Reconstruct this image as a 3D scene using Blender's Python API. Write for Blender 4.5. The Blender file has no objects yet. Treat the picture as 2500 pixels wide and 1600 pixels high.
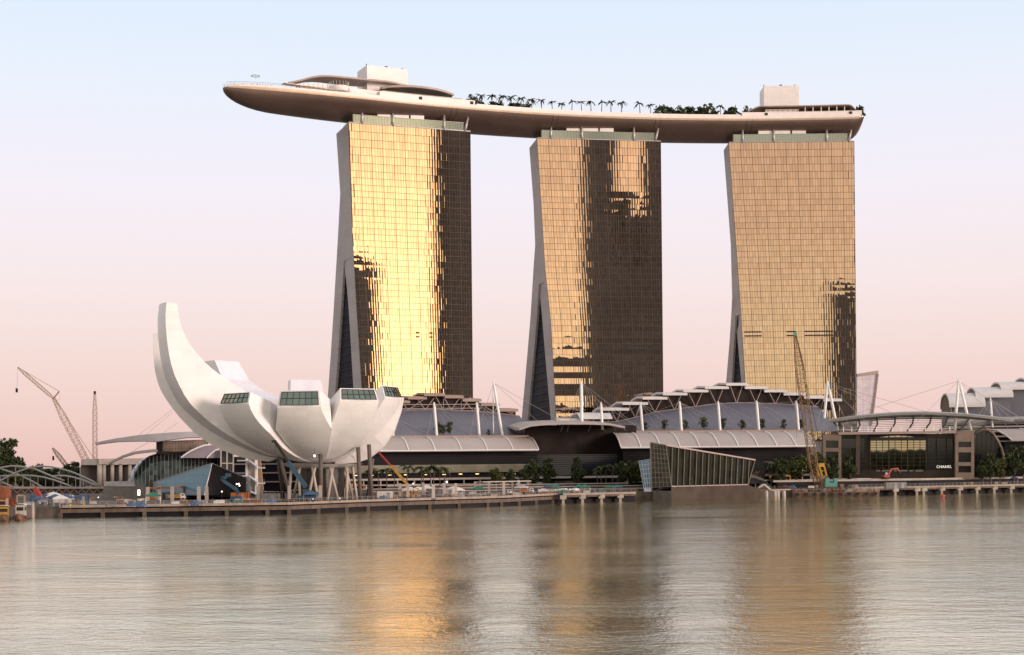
import bpy, math, random
from mathutils import Vector as V, Matrix
random.seed(7)
R = math.radians
sc = bpy.context.scene
COL = sc.collection
# ------------------------------------------------------------------ camera
FPX, HOR, EYE, ROLL = 3533.0, 1130.0, 16.0, R(.55)
cam_d = bpy.data.cameras.new('camera')
cam = bpy.data.objects.new('camera', cam_d)
COL.objects.link(cam)
cam_d.sensor_width = 36.0
cam_d.lens = FPX / 2500 * 36
cam_d.shift_y = (HOR - 800) / 2500
cam_d.clip_start, cam_d.clip_end = 1.0, 60000
cam.matrix_world = Matrix.Translation((0, 0, EYE)) @ Matrix.Rotation(ROLL, 4, 'Y') @ Matrix.Rotation(R(90), 4, 'X')
sc.camera = cam
# ------------------------------------------------------------------ sky, sun, exposure
SUN_AZ, SUN_EL = 60.0, 7.0            # degrees right of straight-behind, above the horizon
SUN_DIR = V((math.sin(R(SUN_AZ)) * math.cos(R(SUN_EL)), -math.cos(R(SUN_AZ)) * math.cos(R(SUN_EL)), math.sin(R(SUN_EL))))
sc.view_settings.view_transform = 'Standard'
sc.view_settings.look = 'None'
sc.view_settings.exposure = 0.0
sc.view_settings.gamma = 1.0
sc.render.engine = 'CYCLES'
sc.cycles.caustics_reflective = True
sc.cycles.blur_glossy = 1.0
sc.cycles.sample_clamp_indirect = 6.0
sc.cycles.caustics_refractive = False
sc.cycles.max_bounces = 8
sc.cycles.use_denoising = True


def lin(c):
    return tuple((x / 255 / 12.92 if x / 255 <= .04045 else ((x / 255 + .055) / 1.055) ** 2.4) for x in c)


world = bpy.data.worlds.new('World')
sc.world = world
world.use_nodes = True
wt = world.node_tree
wt.nodes.clear()


def wn(kind, **kw):
    n = wt.nodes.new(kind)
    for k, v in kw.items():
        setattr(n, k, v)
    return n


def wmath(op, a, b=None, c=None, clamp=False):
    n = wn('ShaderNodeMath', operation=op, use_clamp=clamp)
    for i, x in enumerate((a, b, c)):
        if x is None:
            continue
        if isinstance(x, (int, float)):
            n.inputs[i].default_value = x
        else:
            wt.links.new(x, n.inputs[i])
    return n.outputs[0]


def ramp(stops, fac):
    n = wn('ShaderNodeValToRGB')
    e = n.color_ramp.elements
    while len(e) > 1:
        e.remove(e[-1])
    e[0].position, e[0].color = stops[0][0], (*stops[0][1], 1)
    for p, c in stops[1:]:
        x = e.new(p)
        x.color = (*c, 1)
    wt.links.new(fac, n.inputs[0])
    return n.outputs[0]


def vdot(a, vec):
    n = wn('ShaderNodeVectorMath', operation='DOT_PRODUCT')
    wt.links.new(a, n.inputs[0])
    n.inputs[1].default_value = vec
    return n.outputs['Value']


def mixc(kind, fac, a, b):
    n = wn('ShaderNodeMix', data_type='RGBA', blend_type=kind)
    for i, x in ((0, fac), (6, a), (7, b)):
        if isinstance(x, (int, float)):
            n.inputs[i].default_value = x
        elif isinstance(x, tuple):
            n.inputs[i].default_value = (*x, 1)
        else:
            wt.links.new(x, n.inputs[i])
    return n.outputs[2]


tc = wn('ShaderNodeTexCoord')
dirv = tc.outputs['Generated']
sep = wn('ShaderNodeSeparateXYZ')
wt.links.new(dirv, sep.inputs[0])
elev = wmath('MAXIMUM', sep.outputs[2], 0.0)
EAST = [(0, lin((233, 194, 186))), (.03, lin((238, 205, 198))), (.075, lin((243, 218, 213))), (.125, lin((246, 230, 231))),
        (.18, lin((244, 236, 245))), (.25, lin((233, 239, 251))), (.32, lin((219, 235, 252))), (.48, (.80, .81, .84)), (1, (.82, .80, .80))]
WEST = [(0, (.88, .77, .54)), (.08, (.83, .70, .49)), (.16, (.76, .58, .42)), (.26, (.71, .53, .40)), (.42, (.66, .56, .50)), (.65, (.78, .74, .74)), (1, (.82, .80, .80))]
east = ramp(EAST, elev)
west = ramp(WEST, elev)
wfac = wmath('MULTIPLY_ADD', vdot(dirv, (.35, -.937, 0)), .75, .35, clamp=True)
base = mixc('MIX', wfac, east, west)
glow_dir = V((math.sin(R(38)), -math.cos(R(38)), math.sin(R(2)))).normalized()
lobe = wmath('POWER', wmath('MAXIMUM', vdot(dirv, tuple(glow_dir)), 0.0), 42.0)
g2 = wn('ShaderNodeVectorMath', operation='SCALE')
g2.inputs[0].default_value = (2.25, 1.52, .72)
wt.links.new(lobe, g2.inputs['Scale'])
sky_mix = mixc('ADD', 1.0, base, g2.outputs[0])
nish = wn('ShaderNodeTexSky', sky_type='NISHITA')
nish.sun_disc = False
nish.sun_elevation = R(SUN_EL)
nish.sun_rotation = R(180 - SUN_AZ)
nish.air_density, nish.dust_density = 1.0, 2.0
bg1 = wn('ShaderNodeBackground')
bg2 = wn('ShaderNodeBackground')
wt.links.new(sky_mix, bg1.inputs[0])
wt.links.new(nish.outputs[0], bg2.inputs[0])
bg1.inputs[1].default_value = 1.0
bg2.inputs[1].default_value = 0.01
adds = wn('ShaderNodeAddShader')
wt.links.new(bg1.outputs[0], adds.inputs[0])
wt.links.new(bg2.outputs[0], adds.inputs[1])
wo = wn('ShaderNodeOutputWorld')
wt.links.new(adds.outputs[0], wo.inputs[0])
sun_d = bpy.data.lights.new('sun', 'SUN')
sun_d.energy, sun_d.angle, sun_d.color = 3.0, R(18), (1, .80, .74)
sun = bpy.data.objects.new('sun', sun_d)
COL.objects.link(sun)
sun.rotation_euler = SUN_DIR.to_track_quat('Z', 'Y').to_euler()
# ------------------------------------------------------------------ measuring: a picture ray as a direction, a point on it at depth Y
cR, sR = math.cos(ROLL), math.sin(ROLL)


def ray(u, v):
    du, dv = u - 1250.0, HOR - v
    return V(((du * cR + dv * sR) / FPX, 1.0, (-du * sR + dv * cR) / FPX))


def at(u, v, Y):
    r = ray(u, v)
    return V((r.x * Y, Y, r.z * Y + EYE))


def depth_for(u, v, z):
    return (z - EYE) / ray(u, v).z


# ------------------------------------------------------------------ mesh helper
class MB:
    def __init__(s, frame=None):
        s.v, s.f, s.m, s.frame = [], [], [], frame

    def pt(s, p):
        p = V(p)
        return s.frame @ p if s.frame else p

    def add(s, vs, fs, mi=0):
        o = len(s.v)
        s.v += [s.pt(p) for p in vs]
        s.f += [tuple(i + o for i in f) for f in fs]
        s.m += [mi] * len(fs)

    def box(s, a, b, mi=0):
        x0, y0, z0 = a
        x1, y1, z1 = b
        s.add([(x0, y0, z0), (x1, y0, z0), (x1, y1, z0), (x0, y1, z0), (x0, y0, z1), (x1, y0, z1), (x1, y1, z1), (x0, y1, z1)],
              [(0, 3, 2, 1), (4, 5, 6, 7), (0, 1, 5, 4), (1, 2, 6, 5), (2, 3, 7, 6), (3, 0, 4, 7)], mi)

    def cbox(s, c, d, rz=0, mi=0):
        cx, cy, cz = c
        x, y, z = d[0] / 2, d[1] / 2, d[2] / 2
        co, si = math.cos(rz), math.sin(rz)
        vs = [(cx + a * x * co - b * y * si, cy + a * x * si + b * y * co, cz + k * z) for k in (-1, 1) for a, b in ((-1, -1), (1, -1), (1, 1), (-1, 1))]
        s.add(vs, [(0, 3, 2, 1), (4, 5, 6, 7), (0, 1, 5, 4), (1, 2, 6, 5), (2, 3, 7, 6), (3, 0, 4, 7)], mi)

    def beam(s, p, q, w, h=None, up=(0, 0, 1), mi=0):
        p, q = V(p), V(q)
        h = h or w
        t = (q - p).normalized()
        up = V(up)
        if abs(t.dot(up)) > .99:
            up = V((0, 1, 0))
        a = t.cross(up).normalized() * (w / 2)
        b = a.cross(t).normalized() * (h / 2)
        vs = [p - a - b, p + a - b, p + a + b, p - a + b, q - a - b, q + a - b, q + a + b, q - a + b]
        s.add(vs, [(0, 3, 2, 1), (4, 5, 6, 7), (0, 1, 5, 4), (1, 2, 6, 5), (2, 3, 7, 6), (3, 0, 4, 7)], mi)

    def tube(s, pts, r, n=8, r1=None, cap=True, mi=0):
        pts = [V(p) for p in pts]
        k = len(pts)
        rings = []
        for i, p in enumerate(pts):
            t = (pts[min(i + 1, k - 1)] - pts[max(i - 1, 0)]).normalized()
            up = V((0, 0, 1)) if abs(t.z) < .95 else V((0, 1, 0))
            a = t.cross(up).normalized()
            b = a.cross(t).normalized()
            rr = r if r1 is None else r + (r1 - r) * i / max(1, k - 1)
            if callable(r):
                rr = r(i / max(1, k - 1))
            rings.append([p + a * (rr * math.cos(2 * math.pi * j / n)) + b * (rr * math.sin(2 * math.pi * j / n)) for j in range(n)])
        s.loft(rings, True, cap, mi)

    def loft(s, rings, closed=True, cap=True, mi=0):
        n = len(rings[0])
        vs = [p for r in rings for p in r]
        fs = []
        for i in range(len(rings) - 1):
            for j in range(n if closed else n - 1):
                a, b = i * n + j, i * n + (j + 1) % n
                fs.append((a, b, b + n, a + n))
        if cap and closed:
            fs.append(tuple(range(n - 1, -1, -1)))
            fs.append(tuple((len(rings) - 1) * n + j for j in range(n)))
        s.add(vs, fs, mi)

    def prism(s, poly, vec, mi=0):
        vec = V(vec)
        poly = [V(p) for p in poly]
        s.loft([poly, [p + vec for p in poly]], True, True, mi)

    def ico(s, c, r, mi=0, sq=(1, 1, 1)):
        t = (1 + 5 ** .5) / 2
        vs = [(-1, t, 0), (1, t, 0), (-1, -t, 0), (1, -t, 0), (0, -1, t), (0, 1, t), (0, -1, -t), (0, 1, -t), (t, 0, -1), (t, 0, 1), (-t, 0, -1), (-t, 0, 1)]
        fs = [(0, 11, 5), (0, 5, 1), (0, 1, 7), (0, 7, 10), (0, 10, 11), (1, 5, 9), (5, 11, 4), (11, 10, 2), (10, 7, 6), (7, 1, 8), (3, 9, 4), (3, 4, 2), (3, 2, 6), (3, 6, 8), (3, 8, 9), (4, 9, 5), (2, 4, 11), (6, 2, 10), (8, 6, 7), (9, 8, 1)]
        k = r / 1.9
        s.add([(c[0] + x * k * sq[0], c[1] + y * k * sq[1], c[2] + z * k * sq[2]) for x, y, z in vs], fs, mi)

    def build(s, name, mats, parent=None, smooth=False, fix=True):
        o0 = V((0, 0, 0))
        if parent is not None:
            p = parent
            while p is not None:
                o0 = o0 + p.location
                p = p.parent
        me = bpy.data.meshes.new(name)
        me.from_pydata([tuple(p - o0) for p in s.v], [], s.f)
        for m in (mats if isinstance(mats, (list, tuple)) else [mats]):
            me.materials.append(m)
        for i, p in enumerate(me.polygons):
            p.material_index = s.m[i]
            p.use_smooth = smooth
        if fix:
            import bmesh
            bm = bmesh.new()
            bm.from_mesh(me)
            bmesh.ops.recalc_face_normals(bm, faces=bm.faces)
            bm.to_mesh(me)
            bm.free()
        me.update()
        o = bpy.data.objects.new(name, me)
        COL.objects.link(o)
        if parent is not None:
            o.parent = parent
        return o


def tag(o, label=None, cat=None, group=None, kind=None):
    for k, v in (('label', label), ('category', cat), ('group', group), ('kind', kind)):
        if v:
            o[k] = v
    return o


def thing(name, label, cat, loc=(0, 0, 0), group=None):
    o = bpy.data.objects.new(name, None)
    o.empty_display_size = .1
    COL.objects.link(o)
    o.location = loc
    return tag(o, label, cat, group)


def dup(root, loc, label, rz=0.0, scale=1.0, group=None):
    r = root.copy()
    COL.objects.link(r)
    r.location, r.rotation_euler, r.scale = loc, (0, 0, rz), (scale,) * 3
    r['label'] = label
    if group:
        r['group'] = group
    for ch in list(root.children):
        c = ch.copy()
        COL.objects.link(c)
        c.parent = r
        for g in list(ch.children):
            d = g.copy()
            COL.objects.link(d)
            d.parent = c
    return r


# ------------------------------------------------------------------ materials
def mat(name, col, rough=.6, metal=0.0, var=.12, scale=.3, bump=0.0, bscale=2.0, spec=None, streak=False, grid=None, gridcol=.7, emit=None):
    m = bpy.data.materials.new(name)
    m.use_nodes = True
    t = m.node_tree
    b = t.nodes['Principled BSDF']
    b.inputs['Roughness'].default_value = rough
    b.inputs['Metallic'].default_value = metal
    if spec is None and rough > .52:
        spec = .2
    if spec is not None:
        b.inputs['Specular IOR Level'].default_value = spec
    tcn = t.nodes.new('ShaderNodeTexCoord')
    mp = t.nodes.new('ShaderNodeMapping')
    t.links.new(tcn.outputs['Object'], mp.inputs[0])
    if streak:
        mp.inputs['Scale'].default_value = (1, 1, .12)
    nz = t.nodes.new('ShaderNodeTexNoise')
    nz.inputs['Scale'].default_value = scale
    nz.inputs['Detail'].default_value = 5
    t.links.new(mp.outputs[0], nz.inputs['Vector'])
    cr = t.nodes.new('ShaderNodeValToRGB')
    cr.color_ramp.elements[0].position, cr.color_ramp.elements[1].position = .3, .72
    cr.color_ramp.elements[0].color = (*[max(0, c * (1 - var)) for c in col], 1)
    cr.color_ramp.elements[1].color = (*[min(1, c * (1 + var)) for c in col], 1)
    t.links.new(nz.outputs['Fac'], cr.inputs[0])
    out = cr.outputs[0]
    if grid:
        bk = t.nodes.new('ShaderNodeTexBrick')
        bk.offset = 0.0
        bk.inputs['Color1'].default_value = (1, 1, 1, 1)
        bk.inputs['Color2'].default_value = (.93, .93, .93, 1)
        bk.inputs['Mortar'].default_value = (gridcol,) * 3 + (1,)
        bk.inputs['Scale'].default_value = 1.0
        bk.inputs['Brick Width'].default_value, bk.inputs['Row Height'].default_value = grid[0], grid[1]
        bk.inputs['Mortar Size'].default_value = grid[2]
        mp2 = t.nodes.new('ShaderNodeMapping')
        mp2.inputs['Rotation'].default_value = (R(90), 0, grid[3] if len(grid) > 3 else 0)
        mp2.vector_type = 'TEXTURE'
        t.links.new(tcn.outputs['Object'], mp2.inputs[0])
        t.links.new(mp2.outputs[0], bk.inputs[0])
        mx = t.nodes.new('ShaderNodeMix')
        mx.data_type, mx.blend_type = 'RGBA', 'MULTIPLY'
        mx.inputs[0].default_value = 1.0
        t.links.new(out, mx.inputs[6])
        t.links.new(bk.outputs[0], mx.inputs[7])
        out = mx.outputs[2]
    t.links.new(out, b.inputs['Base Color'])
    if bump:
        n2 = t.nodes.new('ShaderNodeTexNoise')
        n2.inputs['Scale'].default_value = bscale
        n2.inputs['Detail'].default_value = 4
        t.links.new(tcn.outputs['Object'], n2.inputs['Vector'])
        bp = t.nodes.new('ShaderNodeBump')
        bp.inputs['Strength'].default_value = 1.0
        bp.inputs['Distance'].default_value = bump
        t.links.new(n2.outputs['Fac'], bp.inputs['Height'])
        t.links.new(bp.outputs[0], b.inputs['Normal'])
    if emit:
        b.inputs['Emission Color'].default_value = (*emit[0], 1)
        b.inputs['Emission Strength'].default_value = emit[1]
    return m


def glass_mat(name, tint, rough=.02, metal=1.0, var=.08):
    m = bpy.data.materials.new(name)
    m.use_nodes = True
    t = m.node_tree
    b = t.nodes['Principled BSDF']
    b.inputs['Metallic'].default_value = metal
    b.inputs['Roughness'].default_value = rough
    g = t.nodes.new('ShaderNodeNewGeometry')
    cr = t.nodes.new('ShaderNodeValToRGB')
    cr.color_ramp.elements[0].color = (*[c * (1 - var) for c in tint], 1)
    cr.color_ramp.elements[1].color = (*[min(1, c * (1 + var)) for c in tint], 1)
    t.links.new(g.outputs['Random Per Island'], cr.inputs[0])
    t.links.new(cr.outputs[0], b.inputs['Base Color'])
    return m


M_WHITE = mat('white_metal', (.78, .77, .76), .45, 0, .05, .2)
M_PANEL = mat('white_panel', (.78, .74, .73), .5, 0, .04, .1, grid=(4.0, 1.6, .05), gridcol=.82)
M_ENDW = mat('grey_cladding', (.47, .43, .42), .6, 0, .08, .06, grid=(30.0, 4.0, .07, R(90)), gridcol=.8)
M_CONC = mat('pale_concrete', (.42, .37, .32), .85, 0, .2, .25, bump=.02)
M_DCONC = mat('weathered_concrete', (.125, .102, .088), .9, 0, .3, .3, bump=.03)
M_STEEL = mat('grey_steel', (.38, .365, .36), .45, .5, .1, .4)
M_DARK = mat('dark_bronze', (.03, .025, .022), .6, 0, .2, .3, spec=.2)
M_MULL = mat('bronze_mullion', (.085, .055, .032), .5, 0, .1, .3, spec=.3)
M_NAVY = mat('dark_atrium_glass', (.014, .018, .03), .5, 0, .5, .15, spec=.03)
M_GOLD = glass_mat('bronze_mirror_glass', (.82, .62, .48), .015, 1.0, .10)
M_GREENGLASS = glass_mat('green_glass', (.42, .50, .45), .12, .8, .1)
# ------------------------------------------------------------------ water and ground
def water_material():
    m = bpy.data.materials.new('bay_water')
    m.use_nodes = True
    t = m.node_tree
    b = t.nodes['Principled BSDF']
    b.inputs['Base Color'].default_value = (.18, .17, .088, 1)
    b.inputs['Roughness'].default_value = .05
    b.inputs['IOR'].default_value = 2.5
    tcn = t.nodes.new('ShaderNodeTexCoord')
    mpw = t.nodes.new('ShaderNodeMapping')
    mpw.inputs['Scale'].default_value = (.35, 1, 1)
    t.links.new(tcn.outputs['Object'], mpw.inputs[0])
    nw = t.nodes.new('ShaderNodeTexNoise')
    nw.inputs['Scale'].default_value = .03
    nw.inputs['Detail'].default_value = 4
    t.links.new(mpw.outputs[0], nw.inputs['Vector'])
    wind = t.nodes.new('ShaderNodeMapRange')
    wind.inputs['From Min'].default_value, wind.inputs['From Max'].default_value = .32, .68
    wind.inputs['To Min'].default_value, wind.inputs['To Max'].default_value = .30, 1.0
    t.links.new(nw.outputs['Fac'], wind.inputs['Value'])
    prev = None
    for scale, dist, sx in ((.06, .20, .5), (.30, .20, .55), (1.0, .125, .75), (3.0, .055, .95)):
        mp = t.nodes.new('ShaderNodeMapping')
        mp.inputs['Scale'].default_value = (sx, 1, 1)
        mp.inputs['Rotation'].default_value = (0, 0, R((scale * 53) % 16 - 8))
        t.links.new(tcn.outputs['Object'], mp.inputs[0])
        nz = t.nodes.new('ShaderNodeTexNoise')
        nz.inputs['Scale'].default_value = scale
        nz.inputs['Detail'].default_value = 3
        nz.inputs['Roughness'].default_value = .55
        t.links.new(mp.outputs[0], nz.inputs['Vector'])
        bp = t.nodes.new('ShaderNodeBump')
        bp.inputs['Strength'].default_value = 1.0
        bp.inputs['Distance'].default_value = dist
        t.links.new(nz.outputs['Fac'], bp.inputs['Height'])
        if scale > .2:
            t.links.new(wind.outputs[0], bp.inputs['Strength'])
        if prev:
            t.links.new(prev.outputs[0], bp.inputs['Normal'])
        prev = bp
    t.links.new(prev.outputs[0], b.inputs['Normal'])
    gl = t.nodes.new('ShaderNodeBsdfGlossy')
    gl.inputs['Color'].default_value = (.98, .97, .81, 1)
    gl.inputs['Roughness'].default_value = .05
    t.links.new(prev.outputs[0], gl.inputs['Normal'])
    mx = t.nodes.new('ShaderNodeMixShader')
    mx.inputs[0].default_value = .72
    t.links.new(b.outputs[0], mx.inputs[1])
    t.links.new(gl.outputs[0], mx.inputs[2])
    t.links.new(mx.outputs[0], t.nodes['Material Output'].inputs['Surface'])
    return m


mb = MB()
mb.add([(-20000, -1500, 0), (20000, -1500, 0), (20000, 30000, 0), (-20000, 30000, 0)], [(0, 1, 2, 3)])
tag(mb.build('water', water_material()), kind='structure')
DECK = 3.4
QUAY = [(-420, 455), (-144, 462), (-73, 474), (-50, 502), (-4, 538), (18, 575), (63, 600), (100, 630), (185, 657), (243, 689), (420, 770)]
mb = MB()
front = [(x, y, DECK) for x, y in QUAY]
back = [(1500, 900, DECK), (9000, 3000, DECK), (9000, 16000, DECK), (-9000, 16000, DECK), (-9000, 700, DECK), (-1500, 470, DECK)]
ring = front + back
bed = [(x, y, -2) for x, y, _ in ring]
n = len(ring)
mb.add(ring + bed, [tuple(range(n))] + [(i, (i + 1) % n, n + (i + 1) % n, n + i) for i in range(n)])
tag(mb.build('ground', M_DCONC), kind='structure')

# ------------------------------------------------------------------ office towers across the water: seen only as reflections in the glass
M_OFFICE = mat('office_facade', (.115, .11, .118), .6, 0, .3, .02, grid=(6.0, 4.0, .5), gridcol=.55)
def office(x0, x1, h, y=-250, d=40, top=None, label=''):
    mb = MB()
    mb.box((x0, y - d, 3), (x1, y, h))
    if top:
        mb.box((x0 + (x1 - x0) * .2, y - d * .8, h), (x0 + (x1 - x0) * .75, y - d * .2, h + top))
    o = mb.build('office_tower', M_OFFICE)
    tag(o, label, 'office tower', 'office towers across the bay, mirrored in the hotel glass')


for x0, x1, h, y, top, lb in (
    (768, 860, 560, -250, 0, 'tallest dark office tower mirrored along the right edge of the gold hotel front'),
    (590, 639, 282, -250, 14, 'shorter dark office tower mirrored low on the left of the gold hotel front'),
    (459, 491, 560, -250, 0, 'dark office tower mirrored in the middle of the central hotel front'),
    (491.5, 505, 296, -251, 0, 'low slab of offices mirrored just right of the middle of the central hotel front'),
    (505.5, 518, 372, -252, 0, 'slim office slab mirrored in the upper right of the central hotel front'),
    (518.5, 533, 284, -251, 12, 'stepped office block mirrored in the right half of the central hotel front'),
    (533.5, 548, 346, -252, 0, 'plain office block mirrored beside the tall right one in the central hotel front'),
    (548.5, 592, 560, -250, 0, 'dark office tower mirrored at the right edge of the central hotel front'),
    (558, 604, 320, -900, 0, 'distant office block mirrored at the lower right of the southern hotel front'),
    (623, 712, 165, -900, 0, 'distant low office block mirrored at the lower left of the central hotel front'),
    (629, 768, 40, -250, 20, 'low wide office block mirrored at the foot of the gold hotel front')):
    office(x0, x1, h, y, 40, top, lb)

mb = MB()
rt = random.Random(5)
for k in range(150):
    x = 150 + k * 3.6
    mb.ico((x, -262 - rt.random() * 14, 13 + rt.random() * 5), 9 + rt.random() * 5, sq=(1, 1, .9))
    mb.ico((x, -262 - rt.random() * 14, 7), 8)
tag(mb.build('treeline', mat('far_foliage', (.03, .038, .018), .9, 0, .4, .3)), 'long belt of trees on the opposite shore, mirrored in the glass of the entrance hall', 'trees', kind='stuff')

# ------------------------------------------------------------------ three hotel towers
ROOF = 193.0
TW = {
    'first': dict(L=(850, 300), Rr=(1148, 322), W=[(850, 302), (860, 568), (870, 746), (883, 949)],
                  E=[(820.5, 319), (830.7, 470), (825, 580), (811, 817), (801, 957)],
                  G1=[(840, 637), (828.5, 823), (818.5, 957)], G2=[(840, 637), (850, 731), (863, 951)]),
    'second': dict(L=(1311, 338), Rr=(1613, 346), W=[(1311, 338), (1330.7, 656), (1344.8, 787), (1357.9, 1021)],
                   E=[(1292, 355), (1308.3, 574.7), (1298, 731), (1273.7, 1021)],
                   G1=[(1315.8, 693.8), (1303.6, 857), (1287.8, 1030)], G2=[(1315.8, 693.8), (1326, 810), (1344.8, 1025)]),
    'third': dict(L=(1779, 349), Rr=(2085, 346), W=[(1779, 349), (1800, 638), (1809, 765), (1819.5, 933)],
                  E=[(1766.8, 366.8), (1790, 679), (1782.7, 815.5), (1772.7, 933.6)],
                  G1=[(1795.5, 770), (1786.4, 933.6)], G2=[(1795.5, 770), (1810, 933.6)]),
}


def interp(z, tab):
    if z <= tab[0][0]:
        (z0, v0), (z1, v1) = tab[0], tab[1]
    elif z >= tab[-1][0]:
        return tab[-1][1]
    else:
        for i in range(len(tab) - 1):
            if tab[i][0] <= z <= tab[i + 1][0]:
                (z0, v0), (z1, v1) = tab[i], tab[i + 1]
                break
    k = (z - z0) / (z1 - z0)
    return v0 + (v1 - v0) * k


class Tower:
    def __init__(s, spec):
        A = at(*spec['L'], depth_for(*spec['L'], ROOF))
        B = at(*spec['Rr'], depth_for(*spec['Rr'], ROOF))
        s.A, s.B = V((A.x, A.y)), V((B.x, B.y))
        s.d = (s.B - s.A).normalized()
        s.n = V((s.d.y, -s.d.x))
        s.L = (s.B - s.A).length
        s.W = s.solve_shift(spec['W'])
        s.E = s.solve_depth(spec['E'], .4)
        s.G1 = s.solve_depth(spec['G1'], .6)
        s.G2 = s.solve_depth(spec['G2'], .8)
        s.apex = s.G1[-1][0]

    def solve_shift(s, px):                         # along the front, so that the north edge leans as it does
        out = []
        for p in px:
            r = ray(*p)
            rr = V((r.x, r.y))
            # A + d*sh = rr*Y
            det = -s.d.x * rr.y + s.d.y * rr.x
            Y = (-s.d.x * s.A.y + s.d.y * s.A.x) / det
            P = rr * Y
            out.append((EYE + r.z * Y, (P - s.A).dot(s.d)))
        out.sort()
        return out

    def solve_depth(s, px, k):
        out = []
        for p in px:
            r = ray(*p)
            rr = V((r.x, r.y))
            z = 100.0
            for _ in range(6):
                A = s.A + s.d * (interp(z, s.W) * k)
                Y = A.dot(s.d) / rr.dot(s.d)
                z = EYE + r.z * Y
            out.append((z, (rr * Y - A).dot(s.n), ))
        out.sort()
        return out

    def P(s, a, t, z):
        q = s.A + s.d * a + s.n * t
        return V((q.x, q.y, z))

    def pw(s, z): return s.P(interp(z, s.W), 0, z)
    def pe(s, z): return s.P(interp(z, s.W) * .4, interp(z, s.E), z)
    def g1(s, z): return s.P(interp(z, s.W) * .6, interp(z, s.G1), z)
    def g2(s, z): return s.P(interp(z, s.W) * .8, interp(z, s.G2), z)
    def front(s, k, z, out=0.0):
        a = interp(z, s.W)
        return s.P(a + (s.L - a) * k, out, z)


towers = {}
ROWS = [ROOF]
while ROWS[-1] > 30:
    ROWS.append(ROWS[-1] - (4.1 if len(ROWS) < 7 else 3.6 if len(ROWS) < 9 else 3.2))


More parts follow.
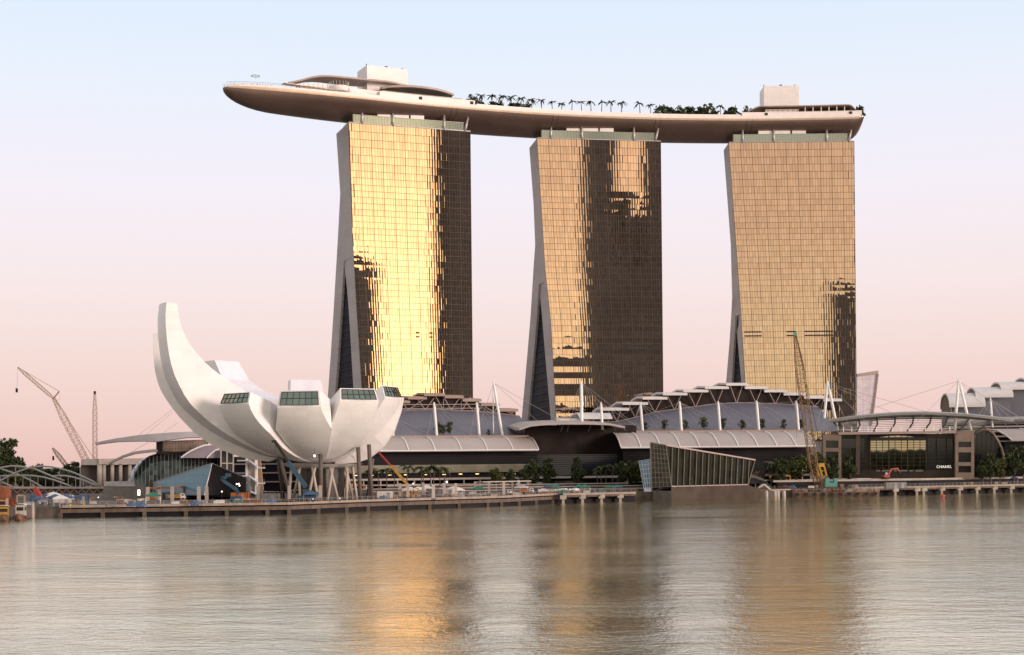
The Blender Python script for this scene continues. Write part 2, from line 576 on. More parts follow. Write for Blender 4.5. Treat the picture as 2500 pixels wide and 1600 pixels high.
def hotel_tower(key, label, louvres, seed):
    T = towers[key] = Tower(TW[key])
    rnd = random.Random(seed)
    root = thing('hotel_tower', label, 'hotel tower', T.P(T.L / 2, -12, DECK), 'three hotel towers under the sky terrace')
    # mirrored front: every pane a slightly tilted, slightly bulged sheet
    mb = MB()
    NB = 44
    n3 = V((T.n.x, T.n.y, 0))
    coltilt = [rnd.gauss(0, .0016) for _ in range(NB)]
    for i in range(len(ROWS) - 1):
        z1, z0 = ROWS[i], ROWS[i + 1]
        rowtilt = rnd.gauss(0, .005) if rnd.random() < .3 else rnd.gauss(0, .002)
        if key == 'second' and z0 > 125:
            rowtilt = rnd.gauss(0, .0065)
        if key == 'second' and z0 < 88:
            rowtilt = (-.017 if i % 13 in (0, 3, 4, 6, 8, 11) else .013) + rnd.gauss(0, .003)
        zone = [rnd.gauss(0, .002) for _ in range(12)]
        for j in range(NB):
            ax = rnd.gauss(0, .0006)
            az = rnd.gauss(0, .0013) + rowtilt + zone[j // 4]
            bw, bh = rnd.gauss(.0021, .0009), rnd.gauss(.003, .0015)
            w = T.L / NB
            vs = []
            for b in range(5):
                for a in range(5):
                    k, q = a / 4, b / 4
                    p = T.front((j + k) / NB, z0 + (z1 - z0) * q)
                    off = ax * (k - .5) * w + az * (q - .5) * (z1 - z0) + bw * 4 * (k - k * k) + bh * 4 * (q - q * q)
                    vs.append(p + n3 * (off + .01))
            mb.add(vs, [(5 * b + a, 5 * b + a + 1, 5 * b + a + 6, 5 * b + a + 5) for b in range(4) for a in range(4)])
    mb.build('glass_front', M_GOLD, root, smooth=True, fix=False)
    mb = MB()
    for j in range(12):
        for i in range(len(ROWS) - 1):
            mb.beam(T.front(j / 11, ROWS[i], .12), T.front(j / 11, ROWS[i + 1], .12), .19, .18, up=n3)
    for z in ROWS:
        mb.beam(T.front(0, z, .10), T.front(1, z, .10), .18, .13)
    for j in range(44):
        if j % 4:
            mb.beam(T.front(j / 44, ROWS[0], .05), T.front(j / 44, ROWS[-1], .05), .09, .1, up=n3)
    mb.build('mullion', M_MULL, root)
    if louvres:
        for a, b, z in louvres:
            for dz in (0, 2.2):
                mb = MB()
                mb.beam(T.front(a, z - dz, .2), T.front(b, z - dz, .2), .5, .7)
                mb.build('louvre', M_DARK, root)
    # the two slabs
    zs = sorted({3.0, 40.0, 56.0, 75.0, 97.0, T.apex, 137.0, 160.0, 176.0, ROOF} | {T.apex - 14, T.apex + 10})
    low = [z for z in zs if z <= T.apex + .01]
    up = [z for z in zs if z >= T.apex - .01]
    def S(t, z): return T.P(T.L, t, z)
    mb = MB()
    mb.loft([[T.pw(z) - n3 * .25, S(-.25, z), S(-24, z), T.pe(z)] for z in up])
    mb.loft([[T.pw(z) - n3 * .25, S(-.25, z), S(-12, z), T.g2(z)] for z in low])
    mb.build('west_slab', M_ENDW, root)
    mb = MB()
    mb.loft([[T.g1(z), S(-12.02, z), S(-24, z), T.pe(z)] for z in low])
    mb.build('east_slab', M_ENDW, root)
    mb = MB()
    ins = V((T.d.x, T.d.y, 0)) * 1.2
    mb.loft([[T.g1(z) + ins, T.g2(z) + ins] for z in low], closed=False, cap=False)
    mb.build('atrium_glass', M_NAVY, root)
    mb = MB()
    for z in [low[0] + k * 4 for k in range(int((T.apex - low[0]) / 4))]:
        mb.beam(T.g1(z) + ins * .7, T.g2(z) + ins * .7, .25, .3)
    mb.build('mullion', M_DARK, root)
    # terrace storey: glass screen, plant room, raking columns under the terrace
    mb = MB()
    def scr(a0, a1, t, z0, z1):
        mb.prism([T.P(a0, t, z0), T.P(a1, t, z0), T.P(a1, t, z1), T.P(a0, t, z1)], n3 * -.3)
    scr(2.6, T.L - 3.5, -.5, ROOF, ROOF + 4.6)
    mb.prism([T.P(2.6, -.5, ROOF), T.P(2.6, -22, ROOF), T.P(2.6, -22, ROOF + 3.0), T.P(2.6, -.5, ROOF + 4.6)], V((T.d.x, T.d.y, 0)) * .3)
    mb.build('glass_screen', M_GREENGLASS, root)
    mb = MB()
    for k in range(40):
        a = 2.6 + (T.L - 6.1) * k / 39
        mb.beam(T.P(a, -.42, ROOF), T.P(a, -.42, ROOF + 4.6), .08)
    mb.beam(T.P(2.6, -.4, ROOF + 4.65), T.P(T.L - 3.5, -.4, ROOF + 4.65), .25, .2)
    mb.beam(T.P(.2, .1, ROOF + .2), T.P(T.L, .1, ROOF + .2), .5, .5)
    mb.build('screen_frame', M_STEEL, root)
    mb = MB()
    for a0, a1 in ((.24, .495), (.51, .62)):
        mb.prism([T.P(T.L * a0, -.9, ROOF), T.P(T.L * a1, -.9, ROOF), T.P(T.L * a1, -6, ROOF), T.P(T.L * a0, -6, ROOF)], (0, 0, 6.9))
    mb.build('plant_room', M_PANEL, root)
    for a, lean in ((.11, .3), (.36, 0), (.78, .3), (.955, 2.0)):
        mb = MB()
        mb.tube([T.P(T.L * a, -.1, ROOF - .2), T.P(T.L * a + lean, -.6, ROOF + 7.6)], .75, 10, .6)
        mb.build('column', M_STEEL, root, smooth=True)
    return T


hotel_tower('first', 'hotel tower with blazing gold glass behind the white lotus building', [(.50, .53, 85), (.62, .645, 85), (.73, .755, 85), (.84, .90, 85)], 3)
hotel_tower('second', 'hotel tower with tan glass darkened by mirrored buildings, between the other two', [(.42, .5, 80), (.62, .93, 80)], 11)
hotel_tower('third', 'hotel tower with evenly tan gridded glass, furthest from the lotus building', [(.02, .17, 87.5), (.39, .47, 87.5), (.55, .8, 87.5)], 19)
# ------------------------------------------------------------------ sky terrace: a long boat-shaped hull laid over the three towers
cs = [towers[k].P(towers[k].L / 2, -14.5, 0) for k in ('first', 'second', 'third')]
S0 = 95.0
ss = [S0, S0 + (cs[1] - cs[0]).length, S0 + (cs[1] - cs[0]).length + (cs[2] - cs[1]).length]


def axis(s):
    x = y = 0.0
    for i in range(3):
        w = 1.0
        for j in range(3):
            if j != i:
                w *= (s - ss[j]) / (ss[i] - ss[j])
        x += cs[i].x * w
        y += cs[i].y * w
    return V((x, y, 0))


def tang(s):
    return (axis(s + .5) - axis(s - .5)).normalized()


def side(s):                                         # towards the viewer
    t = tang(s)
    return V((t.y, -t.x, 0))


def project(p):
    x, z = p.x / p.y * FPX, (p.z - EYE) / p.y * FPX
    return 1250 + x * cR - z * sR, HOR - (x * sR + z * cR)


RIM = 205.7
lo, hi = -40.0, 60.0
for _ in range(50):
    m_ = (lo + hi) / 2
    p = axis(m_)
    if project(V((p.x, p.y, RIM)))[0] < 545:
        lo = m_
    else:
        hi = m_
TIP = lo
lo, hi = 300.0, 400.0
for _ in range(50):
    m_ = (lo + hi) / 2
    p = axis(m_) + side(m_) * 14
    if project(V((p.x, p.y, RIM)))[0] < 2108:
        lo = m_
    else:
        hi = m_
END = lo
LEN = END - TIP


def halfw(s):
    a = s - TIP
    b = END - s
    w = 19.0
    if a < 84:
        w = 19.0 * max(0, 1 - (1 - a / 84) ** 2) ** .5
    if b < 7:
        w *= max(0.0, 1 - (1 - b / 7) ** 2) ** .5 * .12 + .88
    return w


def hulld(s):
    a = s - TIP
    b = END - s
    d = 9.4
    if a < 26:
        d = 9.4 * max(0, 1 - (1 - a / 26) ** 2) ** .5
    if b < 9:
        d *= max(0.0, 1 - (1 - b / 9) ** 2) ** .5 * .9 + .1
    return d


def rimz(s):
    return RIM - .3 * max(0, 1 - (s - TIP) / 120.0)


terr = thing('sky_terrace', 'long boat-shaped bronze sky terrace laid across the tops of three towers', 'sky terrace', axis((TIP + END) / 2) + V((0, 0, RIM)))
def hull_material():
    m = mat('bronze_hull', (.27, .185, .155), .36, .75, .10, .05, grid=(3.0, 1.0, .03), gridcol=.75)
    return m


M_HULL = hull_material()
M_PARA = mat('rosy_parapet', (.80, .72, .69), .5, 0, .05, .3)
stations = []
k = 0.0
svals = [TIP + x for x in (.02, .25, .6, 1.2, 2, 3.2, 5, 7.5, 10.5, 14, 18)] + [TIP + 23 + i * 6 for i in range(int((LEN - 34) // 6))] + [END - x for x in (9, 7.5, 6, 4.5, 3, 1.8, .9, .3, .02)]
NC = 28
rings = []
for s in svals:
    w, d, t, o, z = halfw(s), hulld(s), side(s), axis(s), rimz(s)
    ring = []
    for j in range(NC + 1):
        th = math.pi * j / NC
        cx, sx = math.cos(th), math.sin(th)
        px = w * (abs(cx) ** 1.08) * (1 if cx > 0 else -1)
        pz = -d * (sx ** 1.12)
        ring.append(o + t * px + V((0, 0, z + pz)))
    rings.append(ring)
mb = MB()
mb.loft(rings, closed=False, cap=False)
mb.add(rings[0], [tuple(range(NC + 1))])
mb.add(rings[-1], [tuple(range(NC + 1))])
mb.build('hull', M_HULL, terr, smooth=True)
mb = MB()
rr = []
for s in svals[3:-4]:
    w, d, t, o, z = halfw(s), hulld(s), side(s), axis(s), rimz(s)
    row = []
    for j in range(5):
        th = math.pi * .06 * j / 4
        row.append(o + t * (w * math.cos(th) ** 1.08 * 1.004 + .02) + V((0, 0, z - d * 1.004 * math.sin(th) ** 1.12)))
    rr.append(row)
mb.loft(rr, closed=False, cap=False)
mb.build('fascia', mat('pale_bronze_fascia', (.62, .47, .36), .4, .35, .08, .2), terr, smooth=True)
mb = MB()
mb.loft([[axis(s) + side(s) * (halfw(s) - .05) + V((0, 0, rimz(s) + .02)), axis(s) - side(s) * (halfw(s) - .05) + V((0, 0, rimz(s) + .02))] for s in svals], closed=False, cap=False)
mb.build('deck', mat('terrace_deck', (.35, .28, .22), .8, 0, .2, .4), terr)
# parapet both sides
def band(s0, s1, h, inset, z0=0.0, thick=.4, sides=(1, -1), step=4.0, mb=None):
    mb = mb or MB()
    nn = max(2, int((s1 - s0) / step) + 1)
    for sg in sides:
        rr = []
        for i in range(nn):
            s = s0 + (s1 - s0) * i / (nn - 1)
            o, t, w, z = axis(s), side(s), max(.3, halfw(s) - inset), rimz(s) + z0
            rr.append([o + t * (sg * w) + V((0, 0, z)), o + t * (sg * w) + V((0, 0, z + h)), o + t * (sg * (w - thick)) + V((0, 0, z + h)), o + t * (sg * (w - thick)) + V((0, 0, z))])
        mb.loft(rr)
    return mb


pb = band(TIP + 1, TIP + 62, 1.0, .0, .03, .3)
band(TIP + 62, END - 2, 1.7, -.12, -.5, .5, mb=pb)
pb.build('parapet', M_PARA, terr)

# thin expansion joints across the hull
mb = MB()
for u in (1105, 1352, 1600, 1824):
    for du in (0, 3.0):
        s = min((abs(project(axis(q) + side(q) * 19 + V((0, 0, RIM)))[0] - u), q) for q in [TIP + i * .5 for i in range(int(LEN * 2))])[1] + du
        w, d, t, o, z = halfw(s), hulld(s), side(s), axis(s), rimz(s)
        pts = []
        for j in range(NC // 2 + 6):
            th = math.pi * j / NC
            cx, sx = math.cos(th), math.sin(th)
            pts.append(o + t * (w * abs(cx) ** 1.08 * (1 if cx > 0 else -1) * 1.003) + V((0, 0, z - d * 1.004 * sx ** 1.12)))
        mb.tube(pts, .09, 4)
mb.build('joint', M_DARK, terr)
# ------------------------------------------------------------------ lotus-shaped museum
LC = at(786, 1130, 525)
LC = V((LC.x, LC.y, DECK))
lotus = thing('lotus_museum', 'white lotus-shaped museum with curved petals on slanted columns', 'museum', LC)
M_LOTUS = mat('white_petal_skin', (.77, .742, .735), .42, 0, .05, .12, bump=.01, bscale=.5, grid=(4.5, 2.2, .035), gridcol=.86)
M_LOTIN = mat('white_petal_roof', (.70, .69, .74), .5, 0, .06, .3)
M_SKYLT = glass_mat('skylight_glass', (.20, .24, .20), .06, .9, .12)


def epol(psi):
    a = R(psi)
    return V((math.sin(a), -math.cos(a), 0)), V((math.cos(a), math.sin(a), 0))


def petal(psi, outer, hw, inner, hwin, label=None, nx=6, cap_tip=True):
    """outer / inner: [(r, z)] from the middle to the tip; hw: half width of the underside at each station."""
    e, t = epol(psi)
    c = V((LC.x, LC.y, 0))
    rings = []
    for (ro, zo), h, (ri, zi), hi_ in zip(outer, hw, inner, hwin):
        th = math.asin(min(.95, h / max(ro, h + .01)))
        row = []
        for k in range(nx + 1):
            a = -th + 2 * th * k / nx
            row.append(c + e * (ro * math.cos(a) + (ro - ro * math.cos(th)) * 0) + t * (ro * math.sin(a)) + V((0, 0, zo)))
        rb = ri * math.cos(math.asin(min(.95, hi_ / max(ri, hi_ + .01))))
        row += [c + e * rb + t * hi_ + V((0, 0, zi)), c + e * rb - t * hi_ + V((0, 0, zi))]
        rings.append(row)
    mb = MB()
    n = nx + 3
    vs = [p for r_ in rings for p in r_]
    mb.add(vs, [(i * n + j, i * n + j + 1, (i + 1) * n + j + 1, (i + 1) * n + j) for i in range(len(rings) - 1) for j in range(nx)])
    mb.add(vs, [(i * n + j, i * n + (j + 1) % n, (i + 1) * n + (j + 1) % n, (i + 1) * n + j) for i in range(len(rings) - 1) for j in (nx, nx + 2)])
    mb.add(vs, [(i * n + nx + 1, i * n + nx + 2, (i + 1) * n + nx + 2, (i + 1) * n + nx + 1) for i in range(len(rings) - 1)], 1)
    if cap_tip:
        mb.add(rings[-1], [tuple(range(n))])
    o = mb.build('petal', [M_LOTUS, M_LOTIN], lotus, smooth=False)
    for i, p in enumerate(o.data.polygons):
        p.use_smooth = i < (len(rings) - 1) * nx
    if label:
        o['label'] = label
    return o, rings[-1], nx


def skylight(pet, ring, nx, inset=.10, cols=6):
    bl, br, tr, tl = ring[0], ring[nx], ring[nx + 1], ring[nx + 2]
    bm_ = ring[nx // 2]
    out = (br - bl).cross(tl - bl).normalized()
    cen = (bl + br + tr + tl) / 4
    if (cen - V((LC.x, LC.y, cen.z))).dot(out) < 0:
        out = -out
    def q(u, w):                                   # bilinear, with the lower edge following the lip
        k = bl + (br - bl) * u
        k = k + (bm_ - (bl + br) / 2) * (1 - (2 * u - 1) ** 2)
        return k + (tl + (tr - tl) * u - k) * w
    u0, u1, w0, w1 = .045, .955, .12, .9
    mb = MB()
    for k in range(cols):
        a, b = u0 + (u1 - u0) * k / cols, u0 + (u1 - u0) * (k + 1) / cols
        for w_a, w_b in ((w0, (w0 + w1) / 2), ((w0 + w1) / 2, w1)):
            mb.add([q(a, w_a) + out * .12, q(b, w_a) + out * .12, q(b, w_b) + out * .12, q(a, w_b) + out * .12], [(0, 1, 2, 3)])
    win = mb.build('skylight', M_SKYLT, pet)
    mb = MB()
    for k in range(cols + 1):
        a = u0 + (u1 - u0) * k / cols
        mb.beam(q(a, w0) + out * .2, q(a, w1) + out * .2, .14)
    for w in (w0, (w0 + w1) / 2, w1):
        for k in range(cols):
            a, b = u0 + (u1 - u0) * k / cols, u0 + (u1 - u0) * (k + 1) / cols
            mb.beam(q(a, w) + out * .2, q(b, w) + out * .2, .14)
    win2 = mb.build('skylight_frame', M_DARK, pet)


def bowl_petal(psi, Rl, zl, zt, hl, rc, z0=16.4, zin=30, half=17.7, label=None, el=.3):
    nrm = 1 - math.sqrt(1 - (1 / 1.012) ** 2)
    def zo(r):
        q = r / Rl
        return z0 + (zl - z0) * ((1 - el) * q * q + el * (1 - math.sqrt(1 - (q / 1.012) ** 2)) / nrm)
    tn = math.sin(R(half))
    outer, hw, inner, hwin = [], [], [], []
    rs = [4, 9, 14, 18, 22, 26]
    rs = [r for r in rs if r < rc - 1.5] + [rc + (Rl - rc) * (1 - (1 - q / 9) ** 1.5) for q in range(10)]
    for r in rs:
        outer.append((r, zo(r)))
        h = r * tn if r <= rc else rc * tn + (hl - rc * tn) * (r - rc) / (Rl - rc)
        hw.append(h)
        q = (r - 4) / (Rl - 4)
        inner.append((max(3.5, (Rl - 1.6) * q + 3.5 * (1 - q)), zin + (zt - zin) * q ** 1.5))
        hwin.append(h * (1 - .1 * q))
    o, ring, nx = petal(psi, outer, hw, inner, hwin, label)
    skylight(o, ring, nx)


bowl_petal(-39, 41.5, 36.8, 40.8, 7.6, 34, half=15.2, el=.85, label='petal with a slanting dark skylight beside the tall curved petal')
bowl_petal(-4, 38, 35.4, 41.2, 7.4, 32.0, el=.5, label='petal facing the water with the widest dark skylight')
bowl_petal(30, 34.5, 37.6, 42.0, 7.2, 26.5, el=.3, label='petal turned to the right with a wide dark skylight')
bowl_petal(66, 30.5, 39.2, 43.6, 6.4, 23.5, el=.1, label='petal seen nearly edge on with a narrow skylight')


def solved_petal(psi, O, I, wf, label=None, nx=5):
    """The petal whose front wall is a radial plane: edges measured in the photograph, thickness wf(k) swept back from it."""
    e, t = epol(psi)
    c = V((LC.x, LC.y, 0))
    def solve(px):
        rr = ray(*px)
        det = -e.x * rr.y + e.y * rr.x
        Y = (-e.x * c.y + e.y * c.x) / det
        return V((rr.x * Y, Y, EYE + rr.z * Y))
    rings = []
    for i, (po, pi_) in enumerate(zip(O, I)):
        k = i / (len(O) - 1)
        a, b, w = solve(po), solve(pi_), wf(k)
        rings.append([a - t * (w * q / nx) + e * (math.sin(math.pi * q / nx) * .5) for q in range(nx + 1)] + [b - t * w * .97, b])
    mb = MB()
    n = nx + 3
    vs = [p for r_ in rings for p in r_]
    m = len(rings) - 1
    mb.add(vs, [(i * n + j, i * n + j + 1, (i + 1) * n + j + 1, (i + 1) * n + j) for i in range(m) for j in range(nx)])
    mb.add(vs, [(i * n + j, i * n + (j + 1) % n, (i + 1) * n + (j + 1) % n, (i + 1) * n + j) for i in range(m) for j in (nx, nx + 2)])
    mb.add(vs, [(i * n + nx + 1, i * n + nx + 2, (i + 1) * n + nx + 2, (i + 1) * n + nx + 1) for i in range(m)], 1)
    mb.add(rings[-1], [tuple(range(n))])
    mb.add(rings[0], [tuple(range(n))])
    o = mb.build('petal', [M_LOTUS, M_LOTIN], lotus)
    for i, p in enumerate(o.data.polygons):
        p.use_smooth = i < m * nx
    o['label'] = label
    return o


def c4(x, y): return (340 + x / 2.8514, 700 + y / 2.8514)


O = [(1228, 1216), (970, 1187), (850, 1152), (700, 1080), (540, 980), (420, 880), (330, 780), (240, 600), (200, 420), (183, 230), (190, 108)]
I = [(1190, 1080), (1100, 1010), (1000, 930), (900, 850), (770, 752), (660, 680), (560, 612), (450, 520), (350, 398), (290, 270), (265, 118)]
def dense(P, n=26):
    out = []
    for i in range(n + 1):
        x = i / n * (len(P) - 1)
        k = min(int(x), len(P) - 2)
        f = x - k
        p0, p1, p2, p3 = P[max(k - 1, 0)], P[k], P[k + 1], P[min(k + 2, len(P) - 1)]
        out.append(tuple(.5 * (2 * b + (c - a) * f + (2 * a - 5 * b + 4 * c - d) * f * f + (3 * b - a - 3 * c + d) * f ** 3) for a, b, c, d in zip(p0, p1, p2, p3)))
    return out


solved_petal(-62, [c4(*p) for p in dense(O)], [c4(*p) for p in dense(I)], lambda k: 13.5 * min(1, .35 + k * 1.6) - 3.5 * max(0, k - .6) / .4, 'tallest petal, sweeping far up and outwards like a horn')


def list_petal(psi, outer, thick_r, thick_z, hl, label=None, half=17.6):
    rc = 26
    tn = math.sin(R(half))
    hw, inner = [], []
    Rl = outer[-1][0]
    for i, (r, z) in enumerate(outer):
        q = i / (len(outer) - 1)
        hw.append(r * tn if r <= rc else rc * tn + (hl - rc * tn) * (r - rc) / (Rl - rc))
        inner.append((max(2.5, r - thick_r * (.35 + .65 * q) - 3 * (1 - q)), z + thick_z * (1 - q) + .3))
    return petal(psi, outer, hw, inner, [h * .97 for h in hw], label)


HO = [(900, 1218), (740, 1195), (560, 1130), (420, 1045), (320, 950), (258, 880), (180, 772), (138, 690), (113, 600), (103, 520), (97, 420), (96, 325)]
solved_petal(-86, [c4(*q) for q in dense(HO)], [c4(q[0] + 150, q[1] - 60 * (1 - k / 26)) for k, q in enumerate(dense(HO))], lambda k: 9.0 - 2 * k, 'narrow bluish white petal showing as a strip behind the tallest one')
list_petal(-124, [(5, 16.8), (14, 18.6), (25, 22.5), (34, 28), (43, 35.5), (50, 44), (55, 55.5)], 7, 25, 6.5, half=25, label='high rear petal showing its pale inner face')
list_petal(-163, [(5, 16.8), (14, 18.6), (24, 23), (32, 30), (38, 38.5), (42, 48.5)], 6, 17, 6.0, half=21, label='rear petal showing its pale inner face above the front one')
list_petal(146, [(5, 16.6), (14, 18), (22, 22), (28, 26), (33, 31), (35, 35)], 6, 11, 7.0)
list_petal(102, [(5, 16.0), (13, 16.6), (17.5, 18), (23, 22.4), (26.6, 28.0), (29, 35), (30, 40)], 6, 11, 6.5, 'rear right petal forming a pale crescent')
# soffit, legs
mb = MB()
prof = [(15, 16.2), (12.5, 15.2), (9, 14.6), (0.2, 14.5)]
mb.loft([[V((LC.x + r_ * math.cos(a), LC.y + r_ * math.sin(a), z)) for a in [2 * math.pi * k / 28 for k in range(28)]] for r_, z in prof], True, True)
mb.build('soffit_dish', M_LOTUS, lotus, smooth=False)
def leg(p, q, r0, r1, m, nm='column', n=8):
    mb = MB()
    mb.tube([p, q], r0, n, r1)
    mb.build(nm, m, lotus, smooth=True)


def lp(psi, r_, z):
    e, _ = epol(psi)
    return V((LC.x, LC.y, 0)) + e * r_ + V((0, 0, z))


M_SLAB0 = mat('pale_brace', (.50, .44, .38), .8)
M_LEGD = mat('brown_column', (.13, .105, .095), .6, 0, .15, .3)
for psi, r0, r1, zt in ((-52, 13, 17.5, 20), (6, 17, 17, 20), (47, 21, 20, 22), (64, 21, 20, 23), (120, 18, 20, 18), (180, 18, 20, 18), (240, 18, 20, 18)):
    leg(lp(psi, r0, DECK), lp(psi, r1, zt), .7, .75, M_LEGD)
for k, psi in enumerate((-75, -40, -8, 25, 60, 100, 140, 180, 220)):
    leg(lp(psi - 9, 12.5, DECK), lp(psi + 3, 11, 15.2), .5, .5, M_SLAB0, 'brace')
    leg(lp(psi + 9, 12.5, DECK), lp(psi - 3, 11, 15.2), .5, .5, M_SLAB0, 'brace')
mb = MB()
mb.loft([[V((LC.x + r_ * math.cos(a), LC.y + r_ * math.sin(a), z)) for a in [2 * math.pi * k / 20 for k in range(20)]] for r_, z in ((8, DECK), (8, 14.6))], True, True)
mb.build('core', mat('dark_lobby', (.05, .04, .035), .4, 0, .3, .3), lotus)
# ------------------------------------------------------------------ shopping mall along the promenade
M_CANOPY = mat('grey_canopy_skin', (.40, .355, .34), .6, 0, .06, .1)
M_SLOPE = mat('blue_grey_roof', (.17, .172, .215), .5, .3, .10, .06, grid=(2.0, 40.0, .06), gridcol=.85)
M_CAPW = mat('white_roof_cap', (.62, .59, .585), .5, 0, .06, .3)
M_CAPB = mat('brown_roof_cap', (.34, .25, .21), .6, 0, .1, .3)
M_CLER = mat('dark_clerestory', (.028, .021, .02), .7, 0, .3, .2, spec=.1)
M_LOUV = mat('dark_louvre_wall', (.013, .012, .016), .6, 0, .35, .1, spec=.12)
M_GBAND = mat('pale_green_glass_band', (.22, .21, .15), .25, 0, .3, .12, grid=(3.0, 1.8, .06), gridcol=.6)
M_SLAB = mat('pale_slab', (.46, .40, .36), .8, 0, .12, .3)
M_STRUT = mat('rosy_strut', (.34, .26, .24), .5, .2, .1, .3)
M_LIT = mat('warm_lamp', (1, .8, .5), .5, emit=((1, .62, .25), 2.5))
M_BRIGHT = mat('white_lamp', (1, 1, 1), .5, emit=((1, .95, .85), 3.0))


class Fr:
    def __init__(s, x, y, head):
        h = R(head)
        s.o = V((x, y, 0))
        s.a, s.b = V((math.cos(h), math.sin(h), 0)), V((-math.sin(h), math.cos(h), 0))

    def p(s, a, b, z):
        return s.o + s.a * a + s.b * b + V((0, 0, z))

    def px(s, u, v, b):                              # the point seen at (u, v) on the vertical plane b behind the front
        r = ray(u, v)
        Y = ((s.o + s.b * b).dot(s.b)) / (r.x * s.b.x + r.y * s.b.y)
        return V((r.x * Y, Y, EYE + r.z * Y))

    def ab(s, p):
        d = p - s.o
        return d.dot(s.a), d.dot(s.b)


def prof(*pts): return pts


def sheet(fr, a0, a1, profile, thick, mb=None, na=1):
    """A roof sheet: profile [(b, z)] swept from a0 to a1, thick metres thick."""
    mb = mb or MB()
    ringf = []
    for a in (a0, a1):
        top = [fr.p(a, b, z) for b, z in profile]
        bot = [fr.p(a, b, z - thick) for b, z in reversed(profile)]
        ringf.append(top + bot)
    mb.loft(ringf)
    return mb


def arc(b0, z0, b1, z1, bulge, n=10):
    out = []
    for i in range(n + 1):
        t = i / n
        out.append((b0 + (b1 - b0) * t, z0 + (z1 - z0) * t + bulge * math.sin(math.pi * t)))
    return out


def mast(fr, parent, top, base, b, b0=None, r=.62, cables=(), ground=None):
    p, q = fr.px(*top, b), fr.px(*base, b if b0 is None else b0)
    mb = MB()
    mb.tube([q, q + (p - q) * .08, q + (p - q) * .8, p], lambda t: r * (1 if t < .7 else .55), 8)
    m = mb.build('mast', M_WHITE, parent, smooth=True)
    for c in cables:
        mb = MB()
        mb.tube([q + (p - q) * .96, fr.p(*c)], .075, 4)
        mb.build('cable', M_STEEL, m)
    return p, q


def front_storeys(fr, root, a0, a1, lamps, top=22.0):
    mb = MB()
    mb.loft([[fr.p(a, 7, top + 2), fr.p(a, 4.5, 19), fr.p(a, 3.5, 15.4), fr.p(a, 12, 15.4), fr.p(a, 12, top + 2)] for a in (a0, a1)])
    mb.build('louvre_wall', M_LOUV, root)
    mb = MB()
    for k in range(9):
        z = 15.8 + k * .72
        b = 3.5 + (z - 15.4) / 3.6 if z < 19 else 4.5 + (z - 19) / 2
        mb.beam(fr.p(a0, b - .15, z), fr.p(a1, b - .15, z), .22, .14)
    mb.build('louvre_blade', M_DARK, root)
    mb = MB()
    mb.prism([fr.p(a0, 3.3, 12), fr.p(a1, 3.3, 12), fr.p(a1, 3.3, 15.35), fr.p(a0, 3.3, 15.35)], fr.b * .3)
    mb.build('glass_band', M_GBAND, root)
    mb = MB()
    mb.prism([fr.p(a0, 6, DECK), fr.p(a1, 6, DECK), fr.p(a1, 6, 11.9), fr.p(a0, 6, 11.9)], fr.b * .4)
    mb.build('shopfront', M_LOUV, root)
    mb = MB()
    mb.loft([[fr.p(a, -5, 8.8), fr.p(a, -5, 9.6), fr.p(a, 5.9, 9.6), fr.p(a, 5.9, 8.8)] for a in (a0, a1)])
    mb.build('balcony_slab', M_SLAB, root)
    mb = MB()
    mb.loft([[fr.p(a, -7, 6.6), fr.p(a, -7, 7.1), fr.p(a, 5.8, 7.1), fr.p(a, 5.8, 6.6)] for a in (a0, a1)])
    mb.build('lower_slab', M_SLAB, root)
    n = int((a1 - a0) / 7)
    mb = MB()
    for k in range(n + 1):
        a = a0 + (a1 - a0) * k / n
        mb.tube([fr.p(a, -4.4, DECK), fr.p(a, -4.4, 8.9)], .3, 6)
    mb.build('colonnade', M_SLAB, root)
    rnd = random.Random(len(COL.objects))
    for k in range(lamps):
        a = a0 + (a1 - a0) * (k + .5 + rnd.uniform(-.2, .2)) / lamps
        mb = MB()
        mb.cbox(fr.p(a, 5.5, 11.2 - rnd.random() * .3), (1.5, .3, .28), rz=math.atan2(fr.a.y, fr.a.x))
        mb.build('lamp', M_LIT, root)


def c2(x, y): return (900 + x / 4.012, 900 + y / 4.012)
def c3(x, y): return (1400 + x / 3.703, 880 + y / 3.703)
def c5(x, y): return (1900 + x / 4.012, 860 + y / 4.012)


def caps_and_struts(fr, root, caps, nodes, b, conv, mcap, depth, arcline, thick=.9):
    """stepped roof slabs, the dark clerestory below them and the V struts between"""
    cl = MB()
    for (x0, x1, y) in caps:
        p, q = fr.px(*conv(x0, y), b), fr.px(*conv(x1, y), b)
        a0, a1 = fr.ab(p)[0], fr.ab(q)[0]
        z = (p.z + q.z) / 2
        sheet(fr, a0, a1, [(b - 1.2, z - .5), (b - .3, z), (b + depth * .5, z + .8), (b + depth, z - .5)], thick).build('roof_slab', mcap, root)
        zl0, zl1 = arcline(a0), arcline(a1)
        m0, m1 = a0 + (a1 - a0) * .06, a1 - (a1 - a0) * .06
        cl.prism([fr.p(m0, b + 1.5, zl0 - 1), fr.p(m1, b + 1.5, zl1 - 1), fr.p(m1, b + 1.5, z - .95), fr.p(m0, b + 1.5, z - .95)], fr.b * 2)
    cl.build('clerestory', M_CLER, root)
    for (x, y, l, r_, ty) in nodes:
        p = fr.px(*conv(x, y), b + .2)
        mb = MB()
        mb.beam(p, fr.px(*conv(l, ty), b + .2), .28)
        mb.beam(p, fr.px(*conv(r_, ty), b + .2), .28)
        mb.build('strut', M_STRUT, root)


def linetab(fr, conv, pts, b):
    t = []
    for p in pts:
        q = fr.px(*conv(*p), b)
        t.append((fr.ab(q)[0], q.z))
    t.sort()
    return lambda a: interp(min(max(a, t[0][0]), t[-1][0]), t)


